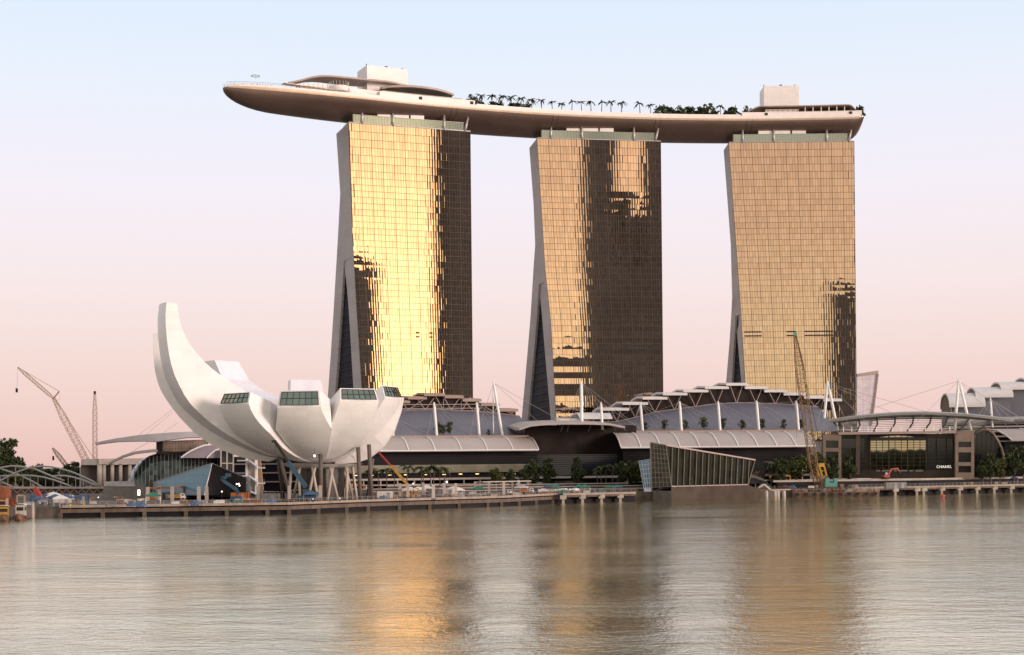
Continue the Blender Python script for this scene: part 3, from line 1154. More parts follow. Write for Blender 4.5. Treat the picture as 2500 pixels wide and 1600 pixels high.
def slope_roof(fr, root, a0, a1, b0, z0, b1, ztop, n=16):
    mb = MB()
    rows = []
    for i in range(n + 1):
        a = a0 + (a1 - a0) * i / n
        zt = ztop(a)
        rows.append([fr.p(a, b0 + (b1 - b0) * q, z0 + (zt - z0) * (q ** .85)) for q in (0, .25, .5, .75, 1)])
    mb.loft(rows, closed=False, cap=False)
    mb.build('sloping_roof', M_SLOPE, root, smooth=True)
    mb = MB()
    mb.tube([fr.p(a0 + (a1 - a0) * i / n, b1, ztop(a0 + (a1 - a0) * i / n) + .15) for i in range(n + 1)], .25, 6)
    mb.build('roof_edge', M_STRUT, root)


def canopy(fr, root, a0, a1, z0, bt, zt, ribs, bulge=1.6):
    pr = arc(0, z0, bt, zt, bulge)
    sheet(fr, a0, a1, pr, .5).build('canopy', M_CANOPY, root, smooth=False)
    for k in range(ribs + 1):
        a = a0 + (a1 - a0) * k / ribs
        mb = MB()
        mb.tube([fr.p(a, b, z + .12) for b, z in pr], .3, 6)
        mb.build('canopy_rib', M_WHITE, root, smooth=True)
    mb = MB()
    mb.tube([fr.p(a0, 0, z0), fr.p(a1, 0, z0)], .28, 6)
    mb.build('eave_tube', M_WHITE, root)
    mb = MB()
    mb.loft([[fr.p(a, bt, zt - .6), fr.p(a, bt, zt + .9), fr.p(a, bt + 1, zt + .9), fr.p(a, bt + 6, zt - .2), fr.p(a, bt + 6, zt - .6)] for a in (a0, a1)])
    mb.build('terrace_beam', M_CAPB, root)


# south wing, in front of the second and third towers
FM = Fr(49.4, 655, 8)
mr = thing('shopping_mall', 'mall wing with white stepped roof slabs, five masts and a long grey canopy', 'shopping mall', FM.p(46, 20, DECK), 'wings of the waterfront shopping mall')
canopy(FM, mr, 0, 91.6, 22.4, 18, 29.4, 10)
front_storeys(FM, mr, 2, 91, 9)
arcR = linetab(FM, c3, [(380, 560), (560, 520), (735, 470), (915, 446), (1105, 420), (1295, 397), (1500, 385), (1825, 395), (2000, 405), (2400, 440)], 52)
slope_roof(FM, mr, 1, 112, 24, 29.6, 52, arcR)
caps_and_struts(FM, mr, [(1375, 1570, 205), (1185, 1400, 235), (990, 1215, 265), (805, 1025, 292), (622, 845, 330), (440, 670, 378), (265, 500, 430), (60, 335, 478), (1545, 1745, 235), (1720, 1920, 265), (1895, 2095, 293), (2080, 2270, 322), (2255, 2420, 347)],
                [(1475, 390, 1415, 1530, 222), (1295, 400, 1225, 1355, 252), (1105, 424, 1035, 1168, 282), (915, 450, 845, 975, 310), (735, 472, 670, 800, 350), (560, 522, 497, 605, 395), (395, 556, 340, 430, 450), (1650, 388, 1590, 1705, 250), (1825, 396, 1765, 1880, 282), (1990, 405, 1940, 2060, 312), (2180, 416, 2120, 2250, 335)],
                52, c3, M_CAPW, 26, arcR)
for k, (t, q, cab) in enumerate((((960, 370), (978, 655), (30, 20, 12)), ((605, 380), (627, 660), (26, 17, 9)), ((1307, 370), (1328, 655), (28, 19, 10)), ((1655, 365), (1677, 640), (26, 17, 9)), ((2013, 365), (2037, 640), (16, 9))) ):
    p, b_ = FM.px(*c3(*t), 20), FM.px(*c3(*q), 20)
    a = FM.ab(b_)[0]
    mast(FM, mr, c3(*t), c3(*q), 20, cables=[(a + d, 22, 29.8) for d in cab] + [(a - 4, 22, 29.8), (a - 9, 51, arcR(a - 9)), (a + 12, 51, arcR(a + 12))])
# north wing, behind the museum
h18 = R(18)
FL = Fr(12 - math.cos(h18) * 96, 650 - math.sin(h18) * 96, 18)
ml = thing('shopping_mall', 'mall wing behind the white lotus museum with brown stepped roof slabs and grey canopy', 'shopping mall', FL.p(60, 20, DECK), 'wings of the waterfront shopping mall')
canopy(FL, ml, 0, 96, 21.7, 14, 27.6, 8)
front_storeys(FL, ml, 0, 97, 12, 21)
arcL = linetab(FL, c2, [(0, 440), (300, 412), (730, 405), (1025, 420), (1240, 436), (1490, 470)], 44)
aL1 = FL.ab(FL.px(*c2(1480, 470), 44))[0]
slope_roof(FL, ml, 6, aL1, 19, 27.8, 44, arcL)
caps_and_struts(FL, ml, [(540, 745, 243), (740, 925, 264), (915, 1100, 296), (1095, 1275, 340), (1275, 1460, 394), (380, 565, 275), (200, 400, 312)],
                [(380, 408, 320, 545, 300), (555, 405, 470, 640, 290), (730, 405, 650, 740, 262), (808, 405, 735, 900, 278), (912, 410, 905, 1000, 280), (1030, 420, 930, 1090, 310), (1230, 430, 1110, 1265, 356), (1400, 440, 1300, 1450, 404)],
                44, c2, M_CAPB, 24, arcL)
mb = MB()
for d, y0, y1 in ((0, 345, 350), (1, 385, 388)):
    mb.beam(FL.px(*c2(200, y0 + 10), 44), FL.px(*c2(1100, y1), 44), .3)
mb.build('truss_chord', M_STRUT, ml)
for t, q, cab in (((640, 330), (668, 665), (22, 15, 8)), ((1058, 330), (1085, 655), (22, 15, 8)), ((238, 470), (240, 670), (20, 12))):
    a = FL.ab(FL.px(*c2(*q), 16))[0]
    mast(FL, ml, c2(*t), c2(*q), 16, cables=[(a + d, 18, 28) for d in cab] + [(a - 4, 18, 28), (a - 14, 43, arcL(a - 14)), (a + 14, 43, arcL(a + 14))])
a = FL.ab(FL.px(*c2(1310, 660), 16))[0]
mast(FL, ml, c2(1220, 120), c2(1310, 660), 16, cables=[(a + 24, 18, 30), (a + 40, 16, 29), (a - 12, 18, 28)])
mast(FL, ml, c2(1220, 122), c2(1222, 640), 18, r=.3)

# recessed entrance between the wings, with its swooping canopy
FC = Fr(12, 650, 10)
ce = thing('entrance_canopy', 'swooping shallow entrance canopy over a dark recess between the two mall wings', 'entrance', FC.p(20, 10, DECK))
edge = [(1268, 1046), (1296, 1037), (1324, 1034), (1374, 1032), (1440, 1032), (1490, 1034), (1526, 1041)]
rr = []
for i, (u, v) in enumerate(edge):
    p = FC.px(u, v, -3)
    q = p + FC.b * 30 + V((0, 0, 2.0)) + FC.a * (0)
    d = V((0, 0, -.9))
    m = p + FC.b * 12 + V((0, 0, .9))
    rr.append([p, m, q, q + d, m + d * 1.6, p + d])
mb = MB()
mb.loft(rr)
mb.build('canopy', M_CANOPY, ce)
mb = MB()
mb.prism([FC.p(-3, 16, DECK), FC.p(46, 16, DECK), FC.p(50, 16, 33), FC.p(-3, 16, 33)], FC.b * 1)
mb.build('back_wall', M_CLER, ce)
mb = MB()
mb.prism([FC.p(-4, 8, DECK), FC.p(40, 8, DECK), FC.p(40, 9, 19.5), FC.p(-4, 9, 19.5)], FC.b * .5)
mb.build('dark_glazing', glass_mat('dark_shop_glass', (.05, .055, .075), .1, .7, .3), ce)
mb = MB()
for k in range(11):
    mb.beam(FC.p(-4, 7.8, 9 + k), FC.p(40, 7.8, 9 + k), .16, .12)
mb.build('glazing_bar', M_LOUV, ce)
mb = MB()
mb.loft([[FC.p(a, -4, 8.8), FC.p(a, -4, 9.6), FC.p(a, 8, 9.6), FC.p(a, 8, 8.8)] for a in (1, 38)])
mb.build('balcony_slab', M_SLAB, ce)
for (x0, x1, y, h) in ((1840, 2150, 492, 9), (2050, 2368, 440, 9)):
    p, q = FC.px(*c2(x0, y), 22), FC.px(*c2(x1, y), 22)
    a0, a1 = FC.ab(p)[0], FC.ab(q)[0]
    sheet(FC, a0, a1, arc(18, p.z - 2.4, 32, p.z - 1.5, 2.2), .4).build('roof_slab', M_CAPW, ce)
t_, q_ = c2(2083, 120), c2(2087, 532)
a = FC.ab(FC.px(*q_, 4))[0]
mast(FC, ce, t_, q_, 4, r=.75, cables=[(a + d, 8, 30) for d in (-9, -6, 12, 17, 22, 30)])
mast(FC, ce, c2(2275, 330), c2(2290, 600), 6, r=.6, cables=[(a + 4, 8, 30), (a + 30, 8, 30)])
# ------------------------------------------------------------------ entrance hall on the right with its latticed shell canopy
M_BEIGE = mat('beige_stone', (.20, .15, .12), .75, 0, .12, .3)
M_HALLG = glass_mat('hall_glass', (.46, .39, .29), .02, 1.0, .03)
M_SIDEG = glass_mat('dark_side_glass', (.05, .05, .055), .08, .7, .15)
FH = Fr(at(2000, 1130, 690).x, 690, -5)
eh = thing('entrance_hall', 'dark glass entrance hall under a curved lattice canopy, with brown stone pillars', 'entrance hall', FH.p(50, 10, DECK))
def hz(u, v, b=0): return FH.px(u, v, b)
# blade edge of the canopy: a shallow arch, and the shell falling from it to the front beam
top = [(382, 690), (600, 652), (800, 625), (1000, 606), (1230, 592), (1450, 588), (1660, 597), (1870, 610), (2100, 634), (2312, 660)]
mb = MB()
rr = []
for i, (x, y) in enumerate(top):
    k = i / (len(top) - 1)
    p = hz(*c5(x, y), 14)
    th = 1.1
    dk = 1.9 * math.sin(math.pi * min(1, k * 1.05)) + .2
    rr.append([p, p + FH.b * 3.5 + V((0, 0, .6)), p + FH.b * 7 - V((0, 0, .4)), p + FH.b * 5 - V((0, 0, th + dk)), p + FH.b * .3 - V((0, 0, th))])
mb.loft(rr)
mb.build('canopy_edge', M_STEEL, eh)
front_y = 795
arcs_a, arcs_b = [], []
for x0, x1 in ((600, 590), (790, 762), (968, 925), (1148, 1085), (1330, 1250), (1505, 1410), (1665, 1560), (1870, 1745), (2070, 1925)):
    y0 = interp(x0, top) + 42
    p = hz(*c5(x0, y0), 16)
    q = hz(*c5(x1, 800), -1)
    m = (p + q) / 2 + V((0, 0, .8)) - FH.b * 2.4 + FH.a * .8
    mb = MB()
    mb.tube([p, p * .5 + m * .5 + V((0, 0, .35)), m, q * .5 + m * .5 + V((0, 0, .2)), q], .42, 6)
    mb.build('canopy_rib', M_DARK, eh)
    arcs_a.append(p)
    arcs_b.append((m, q))
mb = MB()
for k in range(len(arcs_a) - 1):
    for j in range(9):
        t = (j + .6) / 9.4
        def pt(i):
            p, (m, q) = arcs_a[i], arcs_b[i]
            return p * (1 - t) ** 2 + m * (2 * t * (1 - t)) + q * t * t
        mb.beam(pt(k), pt(k + 1), .22, .3)
mb.build('canopy_slat', M_STEEL, eh)
mb = MB()
mb.beam(hz(*c5(590, 797), -1.5), hz(*c5(1740, 782), -1.5), .9, 1.2)
mb.build('front_beam', M_STRUT, eh)
mb = MB()
for x in range(640, 1720, 80):
    p = hz(*c5(x, 796), -1)
    mb.tube([p, p + V((0, 0, 3.2))], .16, 5)
mb.beam(hz(*c5(600, 762), -1), hz(*c5(1720, 752), -1), .12)
mb.build('roof_railing', M_WHITE, eh)
# walls
def panel(x0, y0, x1, y1, b, mtl, nm, thick=.5, parent=eh):
    mb = MB()
    mb.prism([hz(*c5(x0, y1), b), hz(*c5(x1, y1), b), hz(*c5(x1, y0), b), hz(*c5(x0, y0), b)], FH.b * thick)
    return mb.build(nm, mtl, parent)


panel(600, 800, 1760, 1235, 2.5, mat('brown_glazing', (.032, .025, .021), .3, 0, .3, .3, spec=.3), 'side_glazing')
panel(900, 815, 1450, 1150, 1.6, M_HALLG, 'hall_glazing')
mb = MB()
for k in range(10):
    x = 900 + 550 * k / 9
    w = .42 if k % 3 == 0 else .2
    mb.beam(hz(*c5(x, 815), 1.4), hz(*c5(x, 1150), 1.4), w, .3, up=(0, 1, 0))
for y in (866, 886, 910, 935, 965, 1000, 1035, 1075, 1110):
    mb.beam(hz(*c5(620, y + 2), 1.35), hz(*c5(1740, y - 4), 1.35), .22, .2)
mb.beam(hz(*c5(900, 852), 1.2), hz(*c5(1450, 848), 1.2), .5, 1.6)
mb.build('glazing_bar', M_DARK, eh)
for k, (x0, x1) in enumerate(((620, 720), (735, 845), (1462, 1540), (1555, 1640), (1652, 1718))):
    panel(x0, 850, x1, 1150, 1.9, M_SIDEG, 'side_pane')
# arched head over the bright glazing
mb = MB()
ap = [c5(890, 862), c5(980, 836), c5(1080, 822), c5(1175, 818), c5(1270, 822), c5(1370, 836), c5(1460, 862)]
for i in range(len(ap) - 1):
    a_, b_ = ap[i], ap[i + 1]
    mb.prism([hz(*a_, 1.0), hz(*b_, 1.0), hz(b_[0], c5(0, 803)[1], 1.0), hz(a_[0], c5(0, 803)[1], 1.0)], FH.b * .4)
mb.build('arched_head', M_LOUV, eh)


def pillar(x0, x1, y0, y1, holes, b=-1.0):
    """stone frame with dark openings"""
    mb = MB()
    ys = [y0] + [y for h in holes for y in h] + [y1]
    w = (x1 - x0) * .16
    for i in range(0, len(ys), 2):
        mb.prism([hz(*c5(x0 + w, ys[i + 1]), b), hz(*c5(x1 - w, ys[i + 1]), b), hz(*c5(x1 - w, ys[i]), b), hz(*c5(x0 + w, ys[i]), b)], FH.b * 5)
    for a_, b_ in ((x0, x0 + w), (x1 - w, x1)):
        mb.prism([hz(*c5(a_, y1), b - .05), hz(*c5(b_, y1), b - .05), hz(*c5(b_, y0), b - .05), hz(*c5(a_, y0), b - .05)], FH.b * 5.1)
    mb.build('stone_pillar', M_BEIGE, eh)
    for h in holes:
        panel(x0 + w, h[0], x1 - w, h[1], b + 1.2, M_SIDEG, 'opening', .2)


pillar(438, 618, 808, 1240, [(866, 938), (975, 1095), (1130, 1200)])
pillar(1735, 1920, 775, 1240, [(878, 932), (982, 1078), (1115, 1180)])
panel(620, 850, 790, 940, -.2, M_SIDEG, 'opening', .3)
panel(760, 800, 800, 1200, -.4, mat('dark_brown_stone', (.09, .06, .05), .8), 'brown_pier', 2)
# masts over the canopy
def hmast(t, q, cabs=(), r=.6, b=18):
    mast(FH, eh, c5(*t), c5(*q), b, r=r, cables=cabs)


hz_a = lambda x, y, b: FH.ab(hz(*c5(x, y), b))[0]
a1_, a2_ = hz_a(485, 770, 18), hz_a(1740, 770, 18)
hmast((482, 285), (440, 780), [(a1_ + 40, 14, 33.5), (a1_ + 60, 14, 34.5), (a1_ + 12, 8, 26), (a1_ - 8, 8, 26), (a1_ + 24, 10, 27)], .7)
hmast((482, 285), (585, 780), (), .7)
hmast((1768, 262), (1728, 770), [(a2_ - 60, 14, 34.5), (a2_ - 24, 10, 30), (a2_ + 20, 14, 33), (a2_ + 36, 14, 31)], .7)
hmast((1768, 262), (1888, 770), (), .7)
hmast((2078, 448), (2098, 740), [(hz_a(2078, 700, 18) + d, 16, 26) for d in (-14, -8, 10, 18, 28)], .55)
# lettering on the glazing
def sign(txt, u, v, size, name, mtl, parent, b=0.6, stretch=1.0, label=None):
    cu = bpy.data.curves.new(name, 'FONT')
    cu.body, cu.size, cu.extrude, cu.align_x, cu.align_y = txt, size, .06, 'CENTER', 'CENTER'
    cu.space_character = stretch
    tmp = bpy.data.objects.new('sign_text', cu)
    COL.objects.link(tmp)
    dg = bpy.context.evaluated_depsgraph_get()
    me = bpy.data.meshes.new_from_object(tmp.evaluated_get(dg))
    bpy.data.objects.remove(tmp)
    p = hz(u, v, b)
    M = Matrix.Translation(p) @ Matrix.Rotation(math.atan2(FH.a.y, FH.a.x), 4, 'Z') @ Matrix.Rotation(R(90), 4, 'X')
    me.transform(Matrix.Translation(-V(parent.location)) @ M)
    me.materials.clear()
    me.materials.append(mtl)
    o = bpy.data.objects.new(name, me)
    COL.objects.link(o)
    o.parent = parent
    return o


M_SIGN = mat('lit_sign_letters', (.9, .88, .8), .5, emit=((1, .95, .82), .6))
sign('CHANEL', 1900 + 1625 / 4.012, 860 + 1124 / 4.012, 1.75, 'shop_sign', M_SIGN, eh, .5, 1.08)
M_DULL = mat('dull_sign_letters', (.42, .40, .34), .6)
wx = 0.0
for word, wd in (('THE', 22), ('SHOPPES', 64), ('AT', 14), ('MARINA', 52), ('BAY', 26), ('SANDS', 44)):
    sign(word, 1900 + (960 + wx + wd * .8) / 4.012, 860 + 1163 / 4.012, 1.05, 'sign_word', M_DULL, eh, .5, 1.12)
    wx += wd * 1.72 + 16

# ------------------------------------------------------------------ far right hall with barrel roofs
FR_ = Fr(at(2318, 1130, 705).x, 705, -8)
fh = thing('exhibition_hall', 'long hall with three pale barrel vault roofs stepping up at the far right', 'exhibition hall', FR_.p(40, 20, DECK))
def rz_(x, y, b): return FR_.px(*c5(x, y), b)
for (x0, x1, yt, yb, b) in ((1625, 1975, 402, 522, 34), (1880, 2242, 345, 428, 38), (2120, 2540, 292, 350, 42), (2360, 2760, 250, 292, 46)):
    p, q, r_ = rz_(x0, yt, b + 10), rz_(x1, yt, b + 10), rz_(x1 - 40, yb, b - 6)
    a0, a1 = FR_.ab(p)[0], FR_.ab(q)[0]
    zt, zb = (p.z + q.z) / 2, r_.z
    pr = [(b - 6 + 16 * (1 - math.cos(t)) , zb + (zt - zb) * math.sin(t)) for t in [math.pi / 2 * k / 8 for k in range(9)]] + [(b + 10 + 14 * math.sin(t), zt - (zt - zb) * (1 - math.cos(t))) for t in [math.pi / 2 * k / 8 for k in range(1, 9)]]
    sheet(FR_, a0, a1, pr, .8).build('barrel_roof', M_CAPW, fh, smooth=False)
    mb = MB()
    mb.prism([FR_.p(a0 + .6, bb, zz - .8) for bb, zz in pr[1:-1]] + [FR_.p(a0 + .6, b + 23, 24), FR_.p(a0 + .6, b - 5.5, 24)], FR_.a * .6)
    mb.build('gable_wall', M_BEIGE, fh)
    mb = MB()
    mb.prism([FR_.p(a0 + 2, b - 3, 24), FR_.p(a1 - 1, b - 3, 24), FR_.p(a1 - 1, b - 3, zb), FR_.p(a0 + 2, b - 3, zb)], FR_.b * 2)
    mb.build('upper_wall', M_SLOPE, fh)
for z, b in ((24, 24), (26.5, 25), (29, 26), (31.5, 27)):
    mb = MB()
    mb.loft([[FR_.p(a, b, z), FR_.p(a, b, z + .7), FR_.p(a, b + 6, z + .7), FR_.p(a, b + 6, z)] for a in (4, 90)])
    mb.build('floor_edge', M_SLAB, fh)
mb = MB()
mb.tube([FR_.p(3, 26, 34.6), FR_.p(40, 26, 35.4), FR_.p(90, 26, 36)], 1.5, 8)
mb.build('roof_gutter', M_STEEL, fh)
mb = MB()
mb.prism([FR_.p(4, 30, DECK), FR_.p(90, 30, DECK), FR_.p(90, 30, 33), FR_.p(4, 30, 33)], FR_.b * 2)
mb.build('dark_wall', M_CLER, fh)
# arched end glazing and canopy right of the pillar
mb = MB()
av = [(1905, 805), (1950, 775), (2010, 757), (2062, 768), (2105, 800), (2150, 865), (2185, 945), (2208, 1030), (2222, 1110)]
mb.prism([rz_(x, y, 0) for x, y in av] + [rz_(2222, 1240, 0), rz_(1905, 1240, 0)], FR_.b * .6)
mb.build('end_glazing', M_SIDEG, fh)
mb = MB()
mb.tube([rz_(x, y, -.6) for x, y in av + [(2225, 1190)]], .7, 8)
mb.build('arch_rim', M_BEIGE, fh, smooth=True)
mb = MB()
for x in range(1950, 2220, 45):
    yt = interp(x, av)
    mb.beam(rz_(x, yt + 4, -.1), rz_(x, 1235, -.1), .2, .2, up=(0, 1, 0))
mb.build('glazing_bar', M_DARK, fh)
p0, p1 = rz_(2288, 862, 0), rz_(2140, 752, 16)
a0 = FR_.ab(p0)[0]
pr = [(0, p0.z), (4, p0.z + 2.6), (9, p1.z - 1), (16, p1.z)]
mb = MB()
mb.loft([[FR_.p(a0 - b * .55, b, z) for b, z in pr] + [FR_.p(a0 - b * .55, b, z - .5) for b, z in reversed(pr)], [FR_.p(a0 + 60, b, z) for b, z in pr] + [FR_.p(a0 + 60, b, z - .5) for b, z in reversed(pr)]])
mb.build('canopy', M_CANOPY, fh)
for k in range(4):
    mb = MB()
    mb.tube([FR_.p(a0 - b * .55 * (1 - k / 3.) + k * 13, b, z + .1) for b, z in pr], .3, 6)
    mb.build('canopy_rib', M_WHITE, fh)
mb = MB()
mb.prism([FR_.p(a0 - 8, 3, DECK), FR_.p(a0 + 60, 3, DECK), FR_.p(a0 + 60, 3, p0.z - .6), FR_.p(a0 - 2, 3, p0.z - .6)], FR_.b * 2)
mb.build('louvre_wall', M_LOUV, fh)

# slanted white glass fin tower beyond the third hotel tower
mb = MB()
yb = 860
P = [(2100, 1080), (2118, 905), (2148, 905), (2128, 1080)]
q = [at(2090, 1040, yb), at(1900 + 905 / 4.012, 1040, yb), at(1900 + 970 / 4.012, 860 + 215 / 4.012, yb), at(1900 + 778 / 4.012, 860 + 240 / 4.012, yb)]
fin = thing('glass_fin_building', 'slanted white glass fin building beyond the third hotel tower', 'building', V(((q[0].x + q[1].x) / 2, yb, DECK)))
mb.prism([V((q[0].x, yb, DECK)), V((q[1].x, yb, DECK)), q[1], q[2], q[3], q[0]], V((0, 14, 0)))
mb.build('wall', mat('milky_glazing', (.84, .76, .82), .25, .1, .18, .12, grid=(4.0, 5.0, .12), gridcol=.7), fin)
mb = MB()
mb.prism([q[3] + V((0, -.4, 0)), q[2] + V((.4, -.4, 0)), at(1900 + 982 / 4.012, 860 + 180 / 4.012, yb), at(1900 + 775 / 4.012, 860 + 212 / 4.012, yb)], V((0, 14.8, 0)))
mb.build('roof', mat('tan_roof_edge', (.42, .34, .30), .7), fin)
mb = MB()
mb.beam(q[1] + V((.3, -.4, 0)), q[2] + V((.3, -.4, 0)), .9, .6)
mb.build('edge_fin', M_CAPB, fin)

# ------------------------------------------------------------------ theatre end behind the museum on the left
def c1(x, y): return (x / 3.5, 850 + y / 3.5)
def c6(x, y): return (300 + x / 6.0175, 1060 + y / 6.0175)
FT = Fr(at(300, 1130, 600).x, 600, 12)
th_ = thing('theatre', 'rounded dark glass theatre with long curved roof fins left of the lotus museum', 'theatre', FT.p(25, 12, DECK))
def tz(c, b=0): return FT.px(*c, b)
M_DOME = glass_mat('theatre_glass', (.055, .065, .055), .14, .7, .6)
cols_, rows_ = 26, 12
ctop = [(0, 905), (60, 700), (110, 580), (170, 480), (260, 390), (400, 310), (560, 270), (760, 255), (1000, 250), (1300, 260), (1500, 290)]
mb = MB()
for i in range(cols_):
    for j in range(rows_):
        def g(ii, jj):
            x = 1450 * ii / cols_
            t = jj / rows_
            y = 905 - (905 - interp(x, ctop)) * math.sin(t * math.pi / 2)
            return tz(c6(x, y), 14 * (1 - math.cos(t * math.pi / 2)) + 10 * max(0, 1 - x / 420) ** 2)
        mb.add([g(i, j), g(i + 1, j), g(i + 1, j + 1), g(i, j + 1)], [(0, 1, 2, 3)])
mb.build('curved_glazing', M_DOME, th_)
mb = MB()
for i in range(0, cols_ + 1):
    x = 1450 * i / cols_
    mb.tube([tz(c6(x, 905 - (905 - interp(x, ctop)) * math.sin(t / 8 * math.pi / 2)), 14 * (1 - math.cos(t / 8 * math.pi / 2)) + 10 * max(0, 1 - x / 420) ** 2 - .15) for t in range(9)], .1, 4)
mb.build('glazing_bar', M_STEEL, th_)
mb = MB()
gl = [tz(c1(1390, 885), 16), tz(c1(1760, 885), 16), tz(c1(1790, 780), 16), tz(c1(1390, 795), 16)]
mb.prism(gl, FT.b * 8)
mb.build('upper_glass_box', mat('brown_glass_box', (.30, .22, .19), .3, .2, .3, .3, grid=(1.2, 5.0, .12), gridcol=.55), th_)
mb = MB()
mb.prism([tz(c1(1335, 905), 15), tz(c1(1390, 905), 15), tz(c1(1390, 780), 15), tz(c1(1335, 790), 15)], FT.b * 8)
mb.build('neck', M_CLER, th_)


def fin_roof(name, upper, lower, b, wid, m):
    mb = MB()
    rr = []
    for (x0, y0), (x1, y1) in zip(upper, lower):
        p, q = tz(c1(x0, y0), b), tz(c1(x1, y1), b)
        rr.append([p, p + FT.b * wid + V((0, 0, .3)), q + FT.b * wid, q])
    mb.loft(rr)
    return mb.build(name, m, th_, smooth=False)


fin_roof('roof_fin', [(812, 808), (900, 790), (1000, 770), (1200, 742), (1450, 722), (1700, 712), (1780, 720)], [(812, 824), (900, 812), (1000, 800), (1200, 795), (1340, 800), (1600, 765), (1780, 760)], 6, 14, mat('blue_grey_fin', (.42, .40, .42), .5))
fin_roof('lower_fin', [(905, 996), (960, 960), (1040, 920), (1150, 886), (1300, 868), (1345, 868)], [(915, 1004), (965, 975), (1045, 938), (1150, 906), (1300, 890), (1345, 890)], 8, 10, M_STEEL)
fin_roof('dark_soffit', [(1340, 880), (1500, 890), (1780, 870)], [(1340, 905), (1500, 918), (1780, 920)], 9, 14, M_CLER)
mb = MB()
vz = [(855, 352), (930, 295), (1000, 252), (1100, 205), (1200, 172), (1320, 158), (1430, 165), (1500, 190)]
mb.prism([tz(c6(x, y), 2) for x, y in vz] + [tz(c6(1500, 352), 2)], FT.b * 10)
mb.build('lilac_vault', mat('lilac_vault_skin', (.27, .235, .27), .5, 0, .08, .2), th_)
mb = MB()
mb.tube([tz(c6(x, y - 4), 1.6) for x, y in vz[:-2]], .4, 6)
mb.tube([tz(c6(x, y), 1.6) for x, y in ((1232, 352), (1290, 290), (1350, 245), (1420, 215))], .35, 6)
mb.build('vault_rim', M_WHITE, th_)
for c in (((1150, 770), (1480, 520)), ((1230, 755), (1480, 545)), ((1370, 740), (1520, 640)), ((1000, 960), (1270, 805))):
    mb = MB()
    mb.tube([tz(c1(*c[0]), 9), tz(c1(*c[1]), 12)], .06, 4)
    mb.build('cable', M_STEEL, th_)
mb = MB()
mb.prism([V((at(525, 1130, 648).x, 648, DECK)), V((at(905, 1130, 648).x, 648, DECK)), V((at(905, 1130, 648).x, 648, 22)), V((at(525, 1130, 648).x, 648, 19.5))], V((0, 14, 0)))
mb.build('rear_block', M_LOUV, th_)
mb = MB()
for z in (8.5, 12.5, 16.5):
    mb.beam(V((at(525, 1130, 647).x, 647, z)), V((at(905, 1130, 647).x, 647, z)), .5, .6)
mb.build('floor_edge', M_STRUT, th_)
# glass lift shaft between theatre and museum
mb = MB()
ls = thing('glass_lift_shaft', 'square glazed lift shaft with steel frame behind the lotus museum', 'lift shaft', tz(c6(1530, 900), 0))
mb.prism([tz(c6(1440, 880), 0), tz(c6(1625, 880), 0), tz(c6(1615, 240), 0), tz(c6(1440, 240), 0)], FT.b * 9)
mb.build('glazing', M_SIDEG, ls)
mb = MB()
for x in (1440, 1530, 1622):
    mb.beam(tz(c6(x, 880), -.3), tz(c6(x, 235), -.3), .5)
for y in (240, 430, 620):
    mb.beam(tz(c6(1440, y), -.3), tz(c6(1622, y), -.3), .4)
mb.build('frame', M_SLAB, ls)

# ------------------------------------------------------------------ low concrete pavilion and hoarding further left
FB = Fr(at(190, 1130, 690).x, 690, 8)
lb = thing('colonnade_building', 'low concrete building with a deep flat roof carried on tall columns', 'building', FB.p(45, 15, DECK))
def bz(x, y, b=0): return FB.px(*c1(x, y), b)
mb = MB()
mb.prism([bz(690, 1000), bz(842, 1000), bz(842, 946), bz(702, 950), bz(690, 962)], FB.b * 24)
mb.build('corner_block', M_STEEL, lb)
mb = MB()
mb.prism([bz(843, 992, -1), bz(1250, 990, -1), bz(1250, 942, -1), bz(843, 946, -1)], FB.b * 26)
mb.build('roof', M_SLAB, lb)
mb = MB()
mb.prism([bz(690, 1170, 4), bz(1250, 1170, 4), bz(1250, 992, 4), bz(690, 1000, 4)], FB.b * 18)
mb.build('recessed_wall', mat('grey_brown_wall', (.10, .085, .08), .8, 0, .2, .1), lb)
for x in (852, 890, 960, 1030, 1110):
    mb = MB()
    mb.tube([bz(x, 1170, .5), bz(x, 992, .5)], 1.3 if x == 852 else .9, 10)
    mb.build('column', M_CONC, lb, smooth=True)
hb = thing('site_hoarding', 'grey site hoarding with a printed white banner along its top', 'hoarding', bz(1050, 1250, -60))
FBh = Fr(at(255, 1130, 560).x, 560, 4)
def hz2(x, y, b=0): return FBh.px(*c1(x, y), b)
mb = MB()
mb.prism([hz2(890, 1290), hz2(1245, 1290), hz2(1245, 1160), hz2(1155, 1160), hz2(1150, 1180), hz2(890, 1180)], FBh.b * .6)
mb.build('panel', mat('hoarding_panel', (.23, .21, .20), .8, 0, .15, .5), hb)
mb = MB()
mb.prism([hz2(888, 1182, -.3), hz2(1158, 1182, -.3), hz2(1145, 1136, -.3), hz2(888, 1142, -.3)], FBh.b * .2)
mb.build('banner', mat('printed_banner', (.52, .50, .52), .7, 0, .35, .35), hb)

